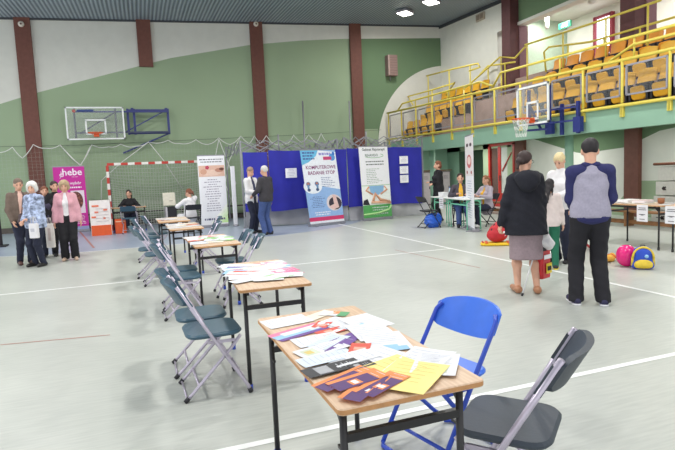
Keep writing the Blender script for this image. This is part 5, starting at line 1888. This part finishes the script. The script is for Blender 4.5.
x, y = gz(253.5, 233)
r_, J = human('bald man in a white jacket looking at his phone by the blue tent', x, y, -50, 1.76, 'm', wL=(-.06, .26, 1.08), wR=(.08, .26, 1.08), nod=.35, res=.018, sit=False,
              outfit=[('shirt', cm((60, 64, 96))), ('jacket', WHC, dict(hem=.80, open=.07)), ('trousers', NAVYC), ('shoes', BKSH)], hair='short', hairM=cm((150, 124, 110)), palm=((.3, 0, 1), (-.3, 0, 1)), curl=.7)
p = wpt(r_, J, (0, .36, 1.09))
q = MB(); q.rprism((0, 0, 0), (.07, .14, .012), .012, DARK); tag(q.build('mobile_phone', None, p, .5), 'dark phone in the hands of the man in the white jacket', 'phone')
x, y = gz(268, 234.5)
human('grey-haired man in a dark jacket and blue jeans, his back turned', x, y, 125, 1.77, 'm', wL=(-.2, .24, 1.02), wR=(.24, .05, .86), nod=.1, yaw=.1, res=.018, bulk=1.04,
      outfit=[('jacket', mat('charcoal_jacket_cloth', (58, 56, 62), .85, var=.1), dict(hem=.84)), ('trousers', JEAN, dict(hemr=.07)), ('shoes', BKSH)], hair='short', hairM=GREYW)
q = MB()
x_, y_ = gz(276, 221)
blob('shoulder_bag', 'dark grey bag on the floor beside the man in jeans', 'bag', x_ + .05, y_ + .4, 0, 0, [E((0, 0, .2), (.16, .12, .2))], cm((96, 92, 104)), cut=[((0, 0, -1), 0)])

# black-top woman seated at the desk before the goal
x = (dx0 + dx1) / 2 + .02
kc2 = place(rc, x, dY + .72, -90, 'blue-grey folding chair under the dark-haired woman at the desk')
human('dark-haired woman in a black top sitting behind the desk before the goal', x, dY + .78, -90, 1.66, 'f', sit=True, wL=(-.16, .36, .8), wR=(.18, .36, .8), nod=.1, yaw=-.2, seat=.46, res=.019,
      outfit=[('shirt', BLKC), ('trousers', NAVYC), ('shoes', BKSH)], hair='long', hairM=BRH)
human('person in white clothes sitting beside the massage banner, turned away', 1.2, 15.55, 118, 1.64, 'f', sit=True, wL=(-.12, .3, .9), wR=(.1, .3, 1.0), nod=.15, yaw=.5, seat=.46, res=.019,
      outfit=[('sweater', WHC, dict(hem=.86)), ('trousers', WHC), ('shoes', WHC)], hair='bun', hairM=REDH)
# mint table group
x, y = 8.0, 13.3
human('person with auburn hair in a black top standing with folded arms before the lockers', 7.9, 13.35, 172, 1.72, 'f', wL=(.1, .2, 1.14), wR=(-.1, .24, 1.1), eL=(-.6, -.4, -.6), eR=(.6, -.4, -.6), yaw=.0, res=.018,
      outfit=[('sweater', BLKC, dict(hem=.86)), ('trousers', BLKC), ('shoes', BKSH)], hair='bob', hairM=REDH)
human('man in a yellow shirt and open dark hoodie sitting behind the mint green tables', 7.8, 12.08, -118, 1.78, 'm', sit=True, wL=(-.16, .34, .80), wR=(.12, .36, .82), nod=.15, yaw=-.1, seat=.46, res=.018, ankL=(-.15, .45, .08), ankR=(.1, .55, .08),
      outfit=[('shirt', cm((232, 178, 50))), ('jacket', cm((66, 60, 70)), dict(hem=.88, open=.07)), ('trousers', JEAN), ('shoes', DARK)], hair='short', hairM=BRH)
human('woman with wavy hair, grey cardigan and yellow shirt sitting right of the narrow banner', 8.15, 11.45, 190, 1.68, 'f', sit=True, wL=(-.12, .34, .80), wR=(.12, .3, .82), nod=.15, seat=.46, res=.018,
      outfit=[('shirt', cm((232, 178, 50))), ('cardigan', cm((178, 168, 180)), dict(hem=.86, open=.06)), ('trousers', NAVYC), ('shoes', WHC)], hair='long', hairM=mat('wavy_brown_hair', (140, 96, 66), .7, var=.25, scale=40))

# woman in the dark coat
x, y = gz(526.5, 293)
NUDE = mat('tan_shoe_leather', (176, 124, 92), .4)
rW, JW = human('woman seen from behind in a dark hooded coat and grey skirt, holding bags', x, y, 62, 1.66, 'f', wL=(-.3, -.02, .86), wR=(.22, .1, .80), yaw=-.75, nod=.1, res=.012, bulk=1.08, ankL=(-.1, .02, .085), ankR=(.12, -.02, .085), curl=.9,
      outfit=[('coat', COATC, dict(hem=.74)), ('skirt', TAUPS, dict(hem=.43, slit=True)), ('shoes', NUDE, dict(high=.05))], hair='bun', hairM=BRH, glasses=True)
p = wpt(rW, JW, (.2, .06, .78))
RB = mat('red_carrier_plastic', (200, 36, 44), .4, var=.15)


def redprint(q):
    q.box((0, -.062, .26), (.16, .004, .05), PAPER); q.box((.03, -.062, .12), (.12, .004, .12), cm((236, 210, 60))); q.box((.03, -.066, .12), (.08, .004, .05), cm((40, 40, 46))); q.box((-.07, -.064, .36), (.08, .004, .05), cm((40, 40, 46)))


carrier('carrier_bag', 'red printed carrier bag hanging from the hand of the woman in the coat', p[0] + .03, p[1] + .02, .16, R(20), .2, .1, .44, RB, redprint)
blob('plastic_bag', 'crumpled white plastic bag in the hand of the woman in the coat', 'bag', p[0] + .0, p[1] - .06, .52, 0, [C((0, 0, .26), (.0, 0, .1), .025, .07), C((-.04, 0, .1), (.05, 0, .04), .06)], WHC, wr=.012, h=.01)
q = MB(); q.tube([(0, 0, 0), (.1, .02, .40)], .007, WHC, 6)
x_, y_ = gz(522, 296)
a = Vector((x_, y_, 0)); b = Vector((p[0], p[1], .76))
q = MB(); q.tube([(0, 0, .0), tuple(b - a)], .009, WHC, 8); q.tube([(0, 0, 0), tuple((b - a) * .04)], .013, DARK, 8)
tag(q.build('walking_cane', None, tuple(a)), 'thin white cane leaning down from the hand of the woman in the coat', 'cane')

# girl
x, y = gz(550, 269)
human('girl with long dark hair, cream cardigan and green trousers beside the coat woman', x, y, 50, 1.29, 'f', wL=(-.2, .1, .86), wR=(.24, .08, .84), yaw=-.2, nod=.3, res=.014, bulk=.95,
      outfit=[('sweater', mat('cream_knit', (222, 208, 204), .9), dict(hem=.84)), ('trousers', mat('green_cotton', (36, 110, 84), .85)), ('shoes', DARK, dict(sole=cm((240, 220, 60))))], hair='braid', hairM=BLACKH)
# blonde lady
x, y = gz(562.5, 262)
human('blonde woman in a white blouse and dark trousers bending her head to the girl', x, y, 198, 1.66, 'f', wL=(-.1, .3, 1.08), wR=(.2, .18, .92), nod=.5, yaw=.1, lean=.1, res=.014, bulk=1.05,
      outfit=[('shirt', WHC, dict(loose=True, hem=.86, off=.022)), ('trousers', NAVYC, dict(hemr=.08)), ('shoes', BKSH)], hair='ponytail', hairM=BLONDE)
# red chair behind
rdc = chair('folding_chair', 'red folding chair half hidden between the blonde woman and the man', REDP, mat('red_tube', (170, 40, 44), .4), .012, False)
x_, y_ = gz(582, 252)
place(rdc, x_ + .15, y_ + .25, 140, None, True)
# man in the raglan sweater
x, y = gz(590, 304)
human('man seen from behind in a grey sweater with navy sleeves and black trousers', x, y, 58, 1.745, 'm', wL=(-.1, .27, 1.0), wR=(.16, .27, 1.0), eL=(-.35, -.8, -.3), eR=(.35, -.8, -.3), yaw=-.12, nod=.2, res=.012, bulk=.92, ankL=(-.14, .0, .08), ankR=(.12, -.03, .08),
      outfit=[('sweater', GREYS, dict(hem=.93, off=.022, sleeveM=NAVJ, band=NAVJ, collar=NAVJ)), ('trousers', mat('black_denim', (28, 27, 34), .85, var=.1), dict(off=.02, hemr=.075)), ('shoes', mat('navy_suede', (44, 42, 76), .7), dict(sole=cm((226, 226, 230))))], hair='short', hairM=BLACKH)

# ------------------------------------------------------------------ lamps and daylight
LM = mat('lamp_face', (255, 252, 240), .4, emit=9)
lamps = [gz(405, 15, 7.0), gz(431, 2, 7.0), (2.0, 14.0), (-3.0, 14.0), (7.0, 11.0), (2.0, 9.0), (-3.0, 9.0), (7.0, 6.0), (2.0, 3.5), (-3.0, 3.5), (7, 1.0)]
for i, (x, y) in enumerate(lamps):
    zc = ceil_z(x, y) - .12
    t = thing('ceiling_lamp', 'bright square floodlight under the blue-grey roof' if i == 0 else 'floodlight under the roof at the top edge of the picture, nearer than the bright one' if i == 1 else 'square floodlight under the roof outside the picture', 'lamp', (x, y, zc), .6, 'roof floodlights')
    q = MB(); q.box((0, 0, .03), (.56, .46, .1), GREYM, None, .02); q.build('housing', t)
    q = MB(); q.box((0, 0, -.03), (.48, .38, .02), LM); q.build('diffuser', t)
    ld = bpy.data.lights.new('lamp_light', 'AREA'); ld.shape = 'RECTANGLE'; ld.size = .5; ld.size_y = .4; ld.energy = LAMP_W if i > 1 else LAMP_W * .5; ld.color = (1, .98, .95)
    lo = bpy.data.objects.new('lamp_light', ld); COL.objects.link(lo); lo.parent = t; lo.location = (0, 0, -.06)

# unseen fill lamps, added to brighten under the gallery and the room behind
for i, (x, y, zc, wt, lab) in enumerate(((11.2, 17.2, 2.37, 45, 'added flat fill lamp under the gallery before the red door'), (11.2, 12.6, 2.37, 30, 'added flat fill lamp under the gallery above the long bench'), (11.2, 8.2, 2.37, 35, 'added flat fill lamp under the gallery above the vaulting box'),
                                (13.6, 15.3, 6.66, 60, 'added flat fill lamp in the gallery room near the dark column'), (13.8, 11.5, 6.66, 60, 'added flat fill lamp in the gallery room in the middle'), (13.8, 7.5, 6.66, 60, 'added flat fill lamp in the gallery room, nearest'))):
    t = thing('ceiling_lamp', lab, 'lamp', (x, y, zc), 0)
    q = MB(); q.box((0, 0, 0), (.2, 1.1, .05), cm((226, 226, 226))); q.build('housing', t)
    ld = bpy.data.lights.new('lamp_light', 'AREA'); ld.shape = 'RECTANGLE'; ld.size = .25; ld.size_y = 1.1; ld.energy = wt; ld.color = (1, .98, .94)
    lo = bpy.data.objects.new('lamp_light', ld); COL.objects.link(lo); lo.parent = t; lo.location = (0, 0, -.05)

W = bpy.data.worlds.new('daylight'); SC.world = W; W.use_nodes = True
bg = W.node_tree.nodes['Background']; bg.inputs['Color'].default_value = (.97, .985, 1.0, 1); bg.inputs['Strength'].default_value = WORLD_S
SC.view_settings.view_transform = 'Standard'
SC.view_settings.look = 'None'
SC.view_settings.exposure = EXPO
SC.view_settings.gamma = 1
SC.view_settings.use_curve_mapping = False
